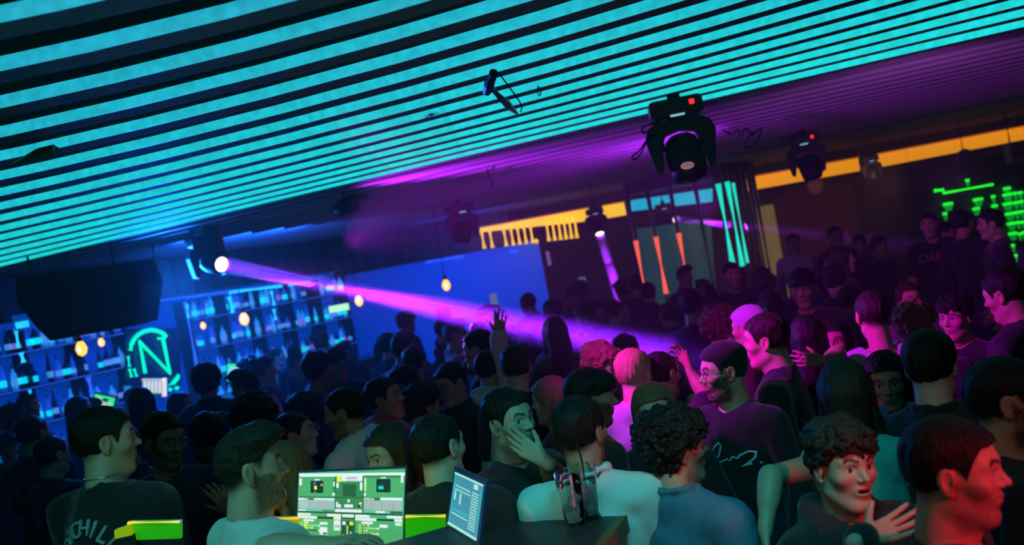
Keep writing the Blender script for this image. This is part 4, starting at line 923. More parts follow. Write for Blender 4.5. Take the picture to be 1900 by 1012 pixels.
def hand_prims(w, f, n, side, curl=.3, spread=.12, s=1.0, thumb=.5):
    """w wrist, f along the palm, n palm normal (the way the palm faces), side = direction of the thumb"""
    f = norm(f); n = norm(n-f*np.dot(n, f)); t = norm(np.array(side)-f*np.dot(side, f)-n*np.dot(side, n)); P = []
    K = .007*s
    P.append(C_(w-f*.03*s, w+f*.01*s, .026*s, .024*s, .015))
    for k, (off, ln) in enumerate([(.03, .092), (.010, .095), (-.010, .09), (-.029, .082)]):
        kn = w+f*ln*s+t*off*s; P.append(C_(w+f*.012*s+t*off*.55*s, kn, .0135*s, .0105*s, .011))
        L3 = [(.042, .026, .02), (.046, .03, .022), (.043, .028, .021), (.034, .02, .018)][k]
        d = norm(f+t*spread*(1.5-k)); p = kn; ang = 0; r = [.0092, .0086, .0078, .0068]
        c = curl*(1+.12*k) if not isinstance(curl, (list, tuple)) else curl[k]
        for j, l in enumerate(L3):
            ang += c*(.8 if j == 0 else 1.0); q = p+(d*math.cos(ang)+n*math.sin(ang))*l*s
            P.append(C_(p, q, r[j]*s*(.92 if k == 3 else 1), r[j+1]*s*(.92 if k == 3 else 1), .003)); p = q
    b = w+f*.02*s+t*.022*s+n*.006*s; P.append(C_(w+f*.01*s+t*.01*s, b+f*.025*s+t*.012*s, .0155*s, .0125*s, .012))
    p = b+f*.022*s+t*.014*s
    for l, a, r0, r1 in [(.036, thumb, .0115, .0098), (.028, thumb*.7, .0098, .0078)]:
        q = p+norm(f*.72+t*(.75*a+.15)+n*.35)*l*s; P.append(C_(p, q, r0*s, r1*s, .004)); p = q
    return P
ARM0 = {'elbow': (.245, -.03, -.63), 'wrist': (.25, .07, -.85)}
def Rz(a): c, s = math.cos(a), math.sin(a); return np.array([[c, -s, 0], [s, c, 0], [0, 0, 1.]])
def Rx(a): c, s = math.cos(a), math.sin(a); return np.array([[1, 0, 0], [0, c, -s], [0, s, c]])
def Ry(a): c, s = math.cos(a), math.sin(a); return np.array([[c, 0, s], [0, 1, 0], [-s, 0, c]])
def build_person(h, sex='m', hair='short', hcol='dark', skin='mid', top=('tee', 'black'), yaw=0, pitch=0, roll=0, vox=.006, hvox=.0035, arms=None, head=None, lean=(0, 0), bulk=1.0, legs=True, extras=(), hvmesh=None, neck_len=0, capcol=None):
    """meshes in the person's own space: feet at z=0, facing +Y.  returns dict name -> (mesh)"""
    head = dict(head or {}); fem = sex == 'f'; head['female'] = fem
    sw = (.165 if fem else .195)*bulk; hz = h-.12; lx, ly = lean
    nb = A_(lx, ly-.035, h-.275-neck_len)         # base of neck
    R = Rz(yaw) @ Rx(pitch) @ Ry(roll); hc = A_(lx*1.15, ly+.012, hz)     # head centre
    hs = .96 if fem else 1.0
    # head and neck, built in head space
    nbl = (R.T @ (nb-hc))/hs
    HP = head_prims(fem, head.get('mouth', 0), head.get('jaw', 1.0), head.get('nose', 1.0))
    nr = .045 if fem else .0545*min(bulk, 1.06)
    neck = [C_(A_(0, -.02, -.04), nbl+A_(0, .0, .02), nr, nr*1.04, .025), C_(A_(0, .02, -.085), nbl+A_(0, .045, -.01), .03, .03, .035)]
    Vh, Qh = polygonise(HP+neck, hvox, lo=nbl-A_(.2, .2, .0))
    ch = head_colors(Vh, SK[skin], tuple(HM[hcol].node_tree.nodes['Principled BSDF'].inputs['Base Color'].default_value)[:3], head)
    Vh = (Vh*hs) @ R.T+hc
    # torso
    z = lambda v: h*v/1.75
    sh = A_(sw-.02, ly*.9-.01, h-.335)
    def T(infl=0., k=.04):
        b = bulk; g = infl
        pr = [E_((lx*.6, ly*.6-.005, h-.47), (.155*b*(.86 if fem else 1)+g, .108*b+g, .19+g), k), E_((lx*.4, ly*.3, h-.66), (.132*b*(.88 if fem else 1)+g, .095*b+g, .17+g), k),
              E_((0, 0, z(.97)), (.158*b+g, .108*b+g, .13+g), k),
              C_((lx-sw+.055, ly-.01, h-.345), (lx+sw-.055, ly-.01, h-.345), .052+g, k=k),
              C_(nb+A_(0, .0, -.01), A_(lx+.12, ly-.012, h-.335), .048+g, .05+g, k), C_(nb+A_(0, .0, -.01), A_(lx-.12, ly-.012, h-.335), .048+g, .05+g, k)]
        if fem: pr += [E_((lx*.6+.06, ly*.6+.085, h-.46), (.06+g, .05+g, .06+g), .04), E_((lx*.6-.06, ly*.6+.085, h-.46), (.06+g, .05+g, .06+g), .04)]
        return pr
    def Lg(infl=0):
        g = infl; o = []
        for s_ in (-1, 1):
            o += [C_((s_*.085, 0, z(.93)), (s_*.095, .01, z(.5)), .082+g, .056+g, .04), C_((s_*.095, .01, z(.5)), (s_*.1, -.02, .09), .056+g, .04+g, .03)]
        return o
    arms = arms or {}
    J = {}
    for sd, sx in (('L', -1), ('R', 1)):          # R = +X = the person's right hand when facing +Y
        a = dict(ARM0); a.update(arms.get(sd, {}))
        S = A_(lx+sx*(sw-.012), ly-.01, h-.35)
        el = A_(sx*a['elbow'][0]*bulk, a['elbow'][1], 0)+A_(0, 0, h+a['elbow'][2]) if 'abs' not in a else np.array(a['elbow'], float)
        wr = A_(sx*a['wrist'][0]*bulk, a['wrist'][1], 0)+A_(0, 0, h+a['wrist'][2]) if 'abs' not in a else np.array(a['wrist'], float)
        J[sd] = (S, el, wr, a, sx)
    AP = []; HPn = []
    for sd in J:
        S, el, wr, a, sx = J[sd]; q = .86 if fem else 1.0
        AP += [C_(S, el, .052*q*bulk, .04*q, .03), C_(el, wr, .041*q, .027*q, .02), C_(el+(wr-el)*.2, el+(wr-el)*.45, .042*q, .038*q, .02)]
        f = norm(a.get('dir', wr-el)); nrm_ = np.array(a.get('palm', (-sx, .2, 0)), float); st = np.array(a.get('thumb_dir', (0, 1, .2)), float)
        HPn.append(hand_prims(wr, f, nrm_, st, a.get('curl', .35), a.get('spread', .1), .95 if not fem else .88, a.get('thumb', .5)))
    body = [polygonise(T()+(Lg() if legs else [])+AP, max(vox*1.25, .007))]
    fine = min(vox, .0045) if vox < .009 else .008
    for sd, hp in zip(J, HPn): body.append(polygonise(hp, fine if not J[sd][3].get('fine') else .003))
    nbv = sum(len(p[0]) for p in body); cols = np.concatenate([ch, np.tile(A_(*SK[skin]), (nbv, 1))])
    out = {'body': np_mesh('body', [(Vh, Qh)]+body, [skin_m], cols)}
    # hair
    if hair not in (None, 'none'):
        Vr, Qr = hair_mesh(hair, hvox*1.0 if hvox < .005 else hvox*1.1, seed=int(h*1000) % 97)
        Vr = (Vr*hs) @ R.T+hc; out['hair' if hair != 'cap' else 'beanie'] = np_mesh('hair', [(Vr, Qr)], [HM[hcol] if capcol is None else CL[capcol]])
    # clothing
    kind, colr = top; g = .014; seed = int(h*977) % 31
    sleeve = {'tee': .5, 'polo': .55, 'long': 2, 'hoodie': 2, 'shirt': 2, 'tank': 0, 'jacket': 2, 'off': 0}[kind]
    if kind in ('hoodie', 'jacket', 'shirt'): g = .022
    CP = T(g)
    for sd in J:
        S, el, wr, a, sx = J[sd]; q = .88 if fem else 1.0
        if sleeve == 0: continue
        if sleeve < 1: CP.append(C_(S, S+(el-S)*(sleeve+.2), (.052*q*bulk)+g+.004, .052*q+g, .03))
        else: CP += [C_(S, el, .052*q*bulk+g, .042*q+g, .03), C_(el, el+(wr-el)*.93, .042*q+g, .03*q+g, .02)]
    up = norm(hc-nb); 
    if kind == 'hoodie': CP += [C_(nb+A_(-.06, -.05, .03), nb+A_(.06, -.05, .03), .045, k=.03), C_(nb+A_(0, -.075, -.02), nb+A_(0, -.085, -.12), .07, .04, .04), C_(nb+A_(-.085, -.01, .02), nb+A_(-.06, .09, -.03), .03, .025, .03), C_(nb+A_(.085, -.01, .02), nb+A_(.06, .09, -.03), .03, .025, .03)]
    if kind == 'tank': CP = [p for p in CP]
    neck_r = nr+(.012 if kind not in ('tank', 'off') else .03)
    CP.append(C_(nb+A_(0, .012, -.004 if kind != 'off' else -.07), nb+up*.3+A_(0, .03, 0), neck_r, neck_r+.02, .008, 's'))
    CP.append(C_(nb+A_(0, .06, .035), nb+A_(0, .12, .09), .05, .07, .01, 's'))
    if kind in ('polo', 'shirt', 'jacket'):
        for k in range(10):
            a0, a1 = [2*math.pi*q_/10 for q_ in (k, k+1)]; rr = nr+.019
            pt = lambda a_: nb+A_(rr*math.sin(a_), rr*1.02*math.cos(a_)+.012, .045-.03*max(0, math.cos(a_)))
            CP.append(C_(pt(a0), pt(a1), .0105, k=.01))
    hem = z(.9) if kind not in ('jacket', 'hoodie') else z(.86)
    def post(P, Fd):
        m = np.abs(Fd) < .04; q = P[m]
        Fd[m] += .0075*vnoise(q*A_(1, 1, .45), 13, seed)+.0035*vnoise(q*A_(1, 1, .6), 30, seed+5)
        if kind == 'off': Fd = np.maximum(Fd, P[..., 2]-(h-.4))
        return np.maximum(Fd, hem-P[..., 2])
    out[{'tee': 't_shirt', 'polo': 'polo_shirt', 'long': 'sweater', 'hoodie': 'hoodie', 'shirt': 'shirt', 'tank': 'tank_top', 'jacket': 'jacket', 'off': 'dress_top'}[kind]] = np_mesh('top', [polygonise(CP, max(vox, .006), post)], [CL[colr]])
    tr = [p for p in Lg(.014)]+[E_((0, 0, z(.95)), (.158*bulk+.01, .115, .12), .03)]
    out['trousers'] = np_mesh('trousers', [polygonise(tr, max(vox*1.5, .012), lambda P, Fd: np.maximum(Fd, np.maximum(.07-P[..., 2], P[..., 2]-z(1.0))))], [CL['jeans' if not fem else 'black']])
    for s_ in (-1, 1):
        out['shoe'+('' if s_ < 0 else '_')] = np_mesh('shoe', [polygonise([E_((s_*.1, .05, .045), (.045, .135, .04), .02), C_((s_*.1, -.03, .05), (s_*.1, -.025, .1), .045, .042, .02)], .012, lambda P, Fd: np.maximum(Fd, .001-P[..., 2]))], [SHOE])
    info = dict(hc=hc, R=R, hs=hs, nb=nb, J=J, nr=nr)
    return out, info
def link_person(meshes, loc, rz, label, group=None):
    t = empty('person', loc, label, 'person', group, rz)
    for nm, me in meshes.items():
        nm = nm.rstrip('_')
        o = bpy.data.objects.new(nm, me); COL.objects.link(o); o.parent = t
    return t
def wear(t, info, name, mb, m):      # mb in head space
    R, hc, hs = info['R'], info['hc'], info['hs']
    me = bpy.data.meshes.new(name); me.from_pydata([tuple(R @ (np.array(p)*hs)+hc) for p in mb.v], [], mb.f); me.materials.append(m)
    o = bpy.data.objects.new(name, me); COL.objects.link(o); o.parent = t; return o
def glasses(t, info):
    b = MB()
    for s_ in (-1, 1):
        c = A_(s_*.033, .1, .006); b.tube([c+A_(.023*math.cos(a), -.004*abs(math.cos(a)), .019*math.sin(a)) for a in np.linspace(0, 2*math.pi, 17)[:-1]], .0016, 5, True)
        b.tube([A_(s_*.056, .097, .01), A_(s_*.07, .07, .012), A_(s_*.0775, .0, .012)], .0014, 5)
    b.tube([A_(-.011, .102, .01), A_(.011, .102, .01)], .0014, 5)
    wear(t, info, 'glasses', b, mat('glasses_metal', (.5, .5, .55), .25, .9))
def necklace(t, info, m=None):
    nb, r = info['nb'], info['nr']; P = [Vector(nb+A_((r+.012)*math.sin(a), (r+.012)*math.cos(a)+.014, .05-.045*max(0, math.cos(a)))) for a in np.linspace(0, 2*math.pi, 25)[:-1]]
    me = bpy.data.meshes.new('necklace'); mb = MB().tube(P, .0022, 6, True); me.from_pydata([tuple(p) for p in mb.v], [], mb.f); me.materials.append(mat('silver', (.7, .7, .7), .25, 1))
    o = bpy.data.objects.new('necklace', me); COL.objects.link(o); o.parent = t
PEOPLE = []
def person(xt, yt, d, face, label, hair_h=.012, hyaw=0, **k):
    """xt,yt: photo pixel of the top of the head, d: depth; face: heading seen from above (0 away, 90 to the right, 180 to camera, -90 left)"""
    p = W(xt, yt, d); zt = p.z-hair_h
    h = max(zt, 1.35); rz = -(math.radians(face)+math.atan((xt-950)/F)); Ri = Rz(-rz)
    lean = k.get('lean', (0, 0)); lo_ = Rz(rz) @ A_(lean[0]*1.15, 0, 0); org = A_(p.x-lo_[0], p.y-lo_[1], 0)
    for a in (k.get('arms') or {}).values():
        if 'tip' in a:                # given as photo pixels with depth
            g = lambda q: Ri @ (np.array(W(*q))-org)
            a['elbow'], a['wrist'], tp = g(a['elbow']), g(a['wrist']), g(a['tip']); a['dir'] = tp-a['wrist']; a['abs'] = 1
            for q in ('palm', 'thumb_dir'):
                if q in a: a[q] = Ri @ np.array(a[q], float)
    me, info = build_person(h, yaw=-math.radians(hyaw), **k)
    off = Rz(rz) @ A_(info['hc'][0], info['hc'][1]*0, 0)
    t = link_person(me, (p.x-off[0], p.y-off[1], 0), rz, label)
    PEOPLE.append((p.x, p.y, xt)); t['_'] = 0; del t['_']
    return t, info
def drape(o, owner, side):           # lay a print on the shirt: side +1 chest, -1 back
    sh = [c for c in owner.children if c.name.split('.')[0] in ('t_shirt', 'sweater', 'top')][0]
    bpy.context.view_layer.update(); dg = bpy.context.evaluated_depsgraph_get(); ev = sh.evaluated_get(dg)
    y0 = min(v.co.y*side for v in o.data.vertices)
    for v in o.data.vertices:
        ok, loc, n_, _ = ev.ray_cast(Vector((v.co.x, side*1.0, v.co.z)), Vector((0, -side, 0)))
        if ok and loc.y*side > -.05: v.co.y = loc.y+side*(.002+(v.co.y*side-y0))
# ------------------------------------------------------------------ the cast: people the photo shows clearly
DN = lambda **k: k
D0 = {'elbow': (.2, .05, -.62), 'wrist': (.14, .25, -.8)}
V1, V2 = dict(vox=.0065, hvox=.003), dict(vox=.009, hvox=.0045)
# man at the far left, black tee with white lettering on the back
a, i = person(158, 757, 3.45, 46, 'man in black tee with arched white back lettering and neck chain, far left', hair_h=.02, hyaw=42, hair='short', hcol='black', skin='fair', top=('tee', 'black'), bulk=1.12, head=dict(fade=.5, beard=.15), lean=(.0, .05), pitch=-.05, arms={'R': D0, 'L': D0}, **V1)
necklace(a, i)
h_ = i['nb'][2]; bm_ = cloth('print_white', (.35, .45, .48))
for k, ch in enumerate('OTCHILL'):      # the arch of letters, each set on the back
    an = math.radians(-52+k*17.5); cx, cz_ = .13*math.sin(an), h_-.3+.16*math.cos(an)+.04
    Rw = Rz(a.rotation_euler.z); px = Rw @ A_(-cx*-1, -.158, 0)
    x_ = Rw @ A_(math.cos(-an), 0, 0)+A_(0, 0, math.sin(-an)); y_ = Rw @ A_(math.sin(an), 0, 0)+A_(0, 0, math.cos(an))
    o = text_obj('shirt_lettering', ch, .075, bm_, None, (0, 0, 0), (math.cos(an), 0, -math.sin(an)), (math.sin(an), 0, math.cos(an)), .004)
    c_ = Vector((cx, -.128-.02*math.cos(an), cz_))
    for v in o.data.vertices: v.co += c_
    o.parent = a; drape(o, a, -1)
# operator of the booth
a, i = person(412, 797, 3.1, 62, 'bearded man in white tee with swept-up hair, sitting at the green screen', hair_h=.035, hyaw=30, hair='quiff', hcol='dark', skin='fair', top=('tee', 'white'), bulk=1.06, head=dict(fade=.85, beard=.8, gaze=.003), pitch=.0, lean=(0, .06),
              arms={'R': dict(elbow=(500, 1020, 2.9), wrist=(600, 1012, 2.84), tip=(660, 1000, 2.84), palm=(0, 0, -1), thumb_dir=(0, 1, 0), curl=.3), 'L': dict(elbow=(520, 1010, 3.25), wrist=(610, 1015, 3.0), tip=(660, 1008, 2.95), palm=(0, 0, -1), thumb_dir=(0, -1, 0))}, **V1)
a, i = person(516, 818, 3.75, -118, 'long-haired woman with glasses facing left behind the booth operator', sex='f', hair='long', hcol='fair', skin='fair', top=('tee', 'black'), hyaw=-5, head=dict(mouth=.008), pitch=.1, arms={'R': D0, 'L': D0}, **V1)
glasses(a, i)
text_obj('shirt_lettering', 'Esc', .04, bm_, None, (0, 0, 0), (0, 0, -1), (-1, 0, 0), .003); o = bpy.data.objects['shirt_lettering.007']
for v in o.data.vertices: v.co += Vector((-.05, .155, i['nb'][2]-.14))
o.parent = a; drape(o, a, 1)
a, i = person(293, 765, 4.4, 160, 'man with glasses and necklace in dark tee looking down, behind the lettered tee man', hyaw=-12, pitch=-.2, hair='short', hcol='black', skin='tan', top=('tee', 'navy'), head=dict(beard=.4), arms={'L': dict(elbow=(.24, .08, -.6), wrist=(.12, .3, -.45), dir=(.4, .3, .8), palm=(0, -1, .2), thumb_dir=(1, 0, 0), curl=.5), 'R': D0}, **V2)
glasses(a, i); necklace(a, i)
person(378, 765, 5.0, -35, 'dark-haired man from behind between the necklace man and the swept-up hair', hair='short', hcol='black', skin='mid', top=('tee', 'black'), **V2)
person(465, 740, 4.8, 20, 'man with full dark hair seen from behind above the booth operator', hair='afro', hcol='black', skin='tan', top=('long', 'black'), **V2)
person(536, 764, 5.1, 100, 'young man in profile with warm pink lit face, looking right', hair='crop', hcol='dark', skin='fair', top=('tee', 'navy'), pitch=.08, head=dict(fade=.6), **V2)
person(257, 718, 7.0, 10, 'person from behind with long pale strands before the neon sign', sex='f', hair='straight', hcol='dark', top=('long', 'navy'), **V2)
person(378, 680, 7.5, 15, 'tall dark silhouette with rounded hair below the right till screen', hair='afro', hcol='black', top=('jacket', 'navy'), **V2)
person(636, 718, 4.9, -60, 'man with faded dark hair in pale teal lit hoodie looking left', hair='crop', hcol='black', skin='tan', top=('hoodie', 'white'), head=dict(fade=.8, beard=.5), hyaw=-15, pitch=-.1, **V2)
person(745, 678, 6.0, -80, 'man with clipped hair in profile bending left to the smiling face', hair='crop', hcol='dark', skin='fair', top=('tee', 'black'), pitch=-.12, head=dict(fade=.7), **V2)
person(703, 700, 5.5, 112, 'smiling person in white hooded top leaning to the man on the right', hair='short', hcol='dark', skin='mid', top=('hoodie', 'lilac'), pitch=.12, head=dict(mouth=.003), **V2)
person(716, 783, 3.9, -122, 'young woman with long straight hair, face lit yellow green, above the screen', sex='f', hair='straight', hcol='brown', skin='fair', top=('long', 'black'), hyaw=-5, pitch=-.12, **V1)
person(800, 765, 3.55, 20, 'man with neat dark hair from behind, nape glowing yellow', hair_h=.015, hyaw=22, hair='crop', hcol='black', skin='fair', top=('tee', 'black'), head=dict(fade=.75), **V1)
a, i = person(832, 673, 5.9, -135, 'man with glasses in black shirt looking down left, mid crowd', hair='short', hcol='dark', skin='fair', top=('shirt', 'black'), pitch=-.18, **V2); glasses(a, i)
person(775, 716, 5.7, 60, 'curly-haired person with purple rim light left of the black shirt man', hair='curly', hcol='dark', skin='mid', top=('long', 'navy'), **V2)
person(884, 612, 6.4, -75, 'tall man in profile looking left under the purple beam', hair='short', hcol='dark', skin='fair', top=('tee', 'black'), **V2)
person(900, 648, 6.0, 30, 'person in white hooded top with one arm raised, left of the beam end', hair='crop', hcol='dark', skin='fair', top=('hoodie', 'white'), arms={'R': dict(elbow=(926, 668, 6.0), wrist=(926, 625, 6.0), tip=(928, 595, 6.0), palm=(0, 1, 0), thumb_dir=(-1, 0, 0))}, **V2)
person(950, 640, 5.5, 8, 'man with brown hair and pink nape from behind, beside the raised arm', hair='short', hcol='brown', skin='fair', top=('tee', 'black'), **V2)
person(928, 717, 3.75, 134, 'man in black tee holding his hand over his mouth', hair_h=.02, hyaw=0, hair='short', hcol='black', skin='fair', top=('tee', 'black'), bulk=1.06, head=dict(beard=.25, gaze=.003),
       arms={'L': dict(elbow=(1032, 885, 3.75), wrist=(1008, 854, 3.56), tip=(952, 816, 3.60), palm=(-.25, .9, .3), thumb_dir=(-.1, .1, 1), curl=.22, spread=.02, fine=1, thumb=.35), 'R': D0}, **V1)
person(1064, 735, 3.4, 10, 'man in white polo shirt seen from behind at the counter', hair_h=.015, hyaw=22, hair='short', hcol='black', skin='tan', top=('polo', 'white'), bulk=1.05, head=dict(fade=.8, beard=.5), arms={'R': D0, 'L': D0}, **V1)
person(1082, 687, 4.3, 70, 'man with bowl-cut black hair and beard behind the white polo', hyaw=12, hair='bowl', hcol='black', skin='tan', top=('tee', 'black'), head=dict(beard=.85), pitch=-.12, **V1)
person(1018, 698, 5.1, -70, 'person with pink lit chin-length hair facing left', sex='f', hair='bob', hcol='fair', skin='fair', top=('long', 'maroon'), **V2)
person(1104, 640, 5.3, 118, 'man with highlighted curly top looking down right in pink light', hair='curly', hcol='fair', skin='fair', top=('tee', 'black'), pitch=-.25, head=dict(fade=.5), **V2)
person(1166, 648, 4.8, 25, 'man with bleached clipped hair and pale tee from behind in magenta light', hair='short', hcol='blond', skin='fair', top=('tee', 'lilac'), head=dict(fade=.4), pitch=-.1, **V1)
person(1216, 650, 4.9, 40, 'man with round black clipped hair beside the bleached hair', hair='buzz', hcol='black', skin='tan', top=('tee', 'black'), arms={'R': dict(elbow=(1312, 735, 4.85), wrist=(1280, 692, 4.9), tip=(1262, 655, 4.95), palm=(-.8, -.5, .2), thumb_dir=(-.5, 0, .8), curl=.5)}, **V1)
person(1206, 708, 4.2, -172, 'woman with light hair smiling at the camera between the heads', sex='f', hair='bob', hcol='fair', skin='fair', top=('long', 'black'), head=dict(mouth=.003), hyaw=-12, pitch=-.08, roll=.12, **V1)
person(1234, 757, 3.35, 38, 'man with thick curly dark hair in blue denim shirt, back turned', hair_h=.03, hyaw=30, hair='afro', hcol='black', skin='mid', top=('shirt', 'denim'), bulk=1.05, head=dict(beard=.5), **V1)
a, i = person(1336, 632, 4.35, -140, 'bearded man in black beanie and glasses, white squiggle on black sweater', hair_h=.02, hyaw=32, hair='cap', hcol='black', capcol='black', skin='fair', top=('long', 'black'), bulk=1.08, head=dict(beard=.9), **V1)
glasses(a, i)
def squiggle(x, y, sc, a, i, m, dy=.155):
    pts = [(470, 570), (480, 548), (505, 530), (530, 508), (545, 498), (552, 510), (540, 540), (515, 570), (495, 590), (492, 598), (505, 580), (545, 562), (570, 552), (575, 560), (590, 545), (605, 550), (615, 540), (640, 530), (658, 535), (655, 552), (635, 568), (615, 577), (640, 572), (665, 573)]
    P = [((px-565)*sc+x, dy-.25*((px-565)*sc+x)**2*4, i['nb'][2]+y-(py-545)*sc*.95) for px, py in pts]
    mb = MB().tube(P, .0045, 6); me = bpy.data.meshes.new('chest_print'); me.from_pydata([tuple(p) for p in mb.v], [], mb.f); me.materials.append(m)
    o = bpy.data.objects.new('chest_print', me); COL.objects.link(o); o.parent = a; return o
sq = squiggle(-.02, -.19, -.00135, a, i, cloth('print_line', (.75, .75, .8)), .168)
for v in sq.data.vertices: v.co.z = 2*(i['nb'][2]-.19)-v.co.z; v.co.y = .16+(v.co.y-.16)*.02
for v in sq.data.vertices: v.co.y = .16
drape(sq, a, 1)
person(1286, 700, 5.0, 165, 'dark-haired person with white line on tee behind the beanie man', hair='short', hcol='black', skin='mid', top=('tee', 'black'), **V2)
person(1417, 578, 4.6, -82, 'tall man in black tee in profile looking left, pink lit face', hair_h=.02, hair='short', hcol='dark', skin='fair', top=('tee', 'black'), bulk=1.12, head=dict(fade=.4, jaw=1.05), **V1)
person(1332, 572, 6.0, 70, 'person with curly hair glowing purple, above the beanie', hair='afro', hcol='brown', skin='fair', top=('tee', 'lilac'), **V2)
person(1386, 568, 5.7, -60, 'person in light cap behind the tall profile man', hair='cap', hcol='dark', capcol='lilac', skin='fair', top=('tee', 'maroon'), **V2)
person(1556, 660, 3.35, 8, 'woman with very long dark hair seen from behind, bare arm', hair_h=.02, sex='f', hair='long', hcol='dark', skin='mid', top=('tank', 'teal'), arms={'L': dict(elbow=(1430, 885, 3.2), wrist=(1420, 985, 3.1), tip=(1422, 1040, 3.05), palm=(1, 0, 0)), 'R': D0}, **V1)
a, i = person(1541, 768, 2.85, 146, 'young man with curly fringe, open mouth and raised hand, black hoodie', hair_h=.035, hyaw=0, hair='curly', hcol='dark', skin='fair', top=('hoodie', 'black'), head=dict(mouth=.003, gaze=.002), roll=-.08,
       arms={'L': dict(elbow=(1590, 1080, 2.75), wrist=(1604, 1002, 2.55), tip=(1690, 968, 2.6), palm=(.1, -.6, .8), thumb_dir=(-.5, 0, 1), curl=.12, fine=1, thumb=.9), 'R': D0}, **V1)
person(1738, 768, 2.25, 92, 'man with dark swept hair lit deep red in the lower right corner', hair_h=.02, hyaw=4, hair='short', hcol='black', skin='fair', top=('tee', 'black'), head=dict(beard=.45, fade=.5), pitch=-.06, bulk=1.08, **V1)
person(1845, 655, 2.75, 85, 'bearded man with warm orange lit cheek at the right edge', hair_h=.02, hyaw=0, hair='crop', hcol='black', skin='mid', top=('long', 'black'), head=dict(beard=.9, fade=.8), **V1)
person(1712, 602, 3.3, 15, 'big man in black seen from behind, tall dark hair, right side', hair_h=.03, hair='short', hcol='black', skin='fair', top=('jacket', 'black'), bulk=1.15, **V1)
person(1636, 650, 4.1, -165, 'woman in dark hair and blue-white fringed scarf behind the long hair', sex='f', hair='long', hcol='black', skin='mid', top=('jacket', 'black'), hyaw=-15, pitch=-.12, **V1)
a, i = PEOPLE and (bpy.context.scene.objects[[o.name for o in COL.objects if o.name.startswith('person')][-1]], None)
r_ = random.Random(5); mb = MB()
for k in range(26):
    x = r_.uniform(-.02, .06); y = .16+r_.uniform(-.02, .02); z0 = 1.28+r_.uniform(-.03, .03)
    mb.tube([(x, y, z0), (x+r_.uniform(-.02, .02), y+.01, z0-.14), (x+r_.uniform(-.03, .03), y, z0-.3)], .006, 5)
me = bpy.data.meshes.new('scarf_fringe'); me.from_pydata([tuple(p) for p in mb.v], [], mb.f); me.materials.append(cloth('scarf_blue', (.25, .3, .7))); o = bpy.data.objects.new('scarf_fringe', me); COL.objects.link(o); o.parent = a; o['kind'] = 'stuff'
person(1612, 537, 4.9, -20, 'man with shaved magenta lit head and pale top, right of centre', hair='buzz', hcol='dark', skin='fair', top=('tank', 'lilac'), head=dict(fade=.6), neck_len=.04, **V1)
person(1543, 590, 5.4, -172, 'woman with dim purple face beside the magenta lit man', sex='f', hair='straight', hcol='black', skin='mid', top=('long', 'black'), hyaw=5, **V2)
person(1492, 582, 5.0, 5, 'woman with straight black hair from behind and hand on her shoulder', sex='f', hair='straight', hcol='black', skin='mid', top=('tank', 'black'), arms={'R': dict(elbow=(1555, 655, 4.8), wrist=(1528, 672, 4.75), tip=(1490, 668, 4.75), palm=(0, 1, 0), thumb_dir=(0, 0, 1), curl=.4)}, **V2)
person(1484, 500, 6.6, -170, 'man with dark fringe and dim face below the white shirt man', hair='bowl', hcol='black', skin='mid', top=('tee', 'black'), pitch=-.15, **V2)
person(1690, 562, 5.0, 25, 'person with pink edged curls right of the magenta lit man', hair='curly', hcol='fair', skin='fair', top=('tee', 'black'), **V2)
person(1768, 548, 5.6, -150, 'dark person with pink lit cheek far right of the pink curls', hair='curly', hcol='black', skin='fair', top=('tee', 'black'), **V2)
person(1863, 497, 4.7, -65, 'man in dark striped shirt looking left at the right edge, pink cheek', hair='short', hcol='black', skin='fair', top=('long', 'striped'), pitch=-.2, **V1)
# far right back row
person(1470, 434, 12.5, 170, 'far man in white shirt in front of the pale panel', hair='short', hcol='dark', skin='mid', top=('shirt', 'white'), vox=.012, hvox=.006)
for x, y, d, f_, lb, tp in [(1545, 420, 12, 150, 'far man with dark hair before the curtain, tallest there', 'black'), (1592, 436, 12, 200, 'far person before the right edge of the curtain', 'black'), (1628, 438, 11.5, 120, 'far person before the black partition', 'black'),
                        (1748, 412, 10, 100, 'far person with reddish face under the green cups', 'maroon'), (1782, 390, 9.3, 30, 'far dark-haired person between two groups of green cups', 'black'), (1836, 388, 8.4, -100, 'far man in black beside the green cup column', 'black')]:
    person(x, y, d, f_, lb, hair='short', hcol='black', skin='mid', top=('long', tp), vox=.012, hvox=.006)
a, i = person(1720, 394, 9.8, 190, 'far man with red lit face and pink chest lettering', hair='crop', hcol='black', skin='mid', top=('tee', 'black'), vox=.012, hvox=.006)
text_obj('chest_lettering', 'CHAP', .11, cloth('print_pink', (.6, .2, .3)), None, (0, 0, 0), (-1, 0, 0), (0, 0, 1), .004); o = bpy.data.objects['chest_lettering']
for v in o.data.vertices: v.co += Vector((0, .158, i['nb'][2]-.16))
o.parent = a; drape(o, a, 1)
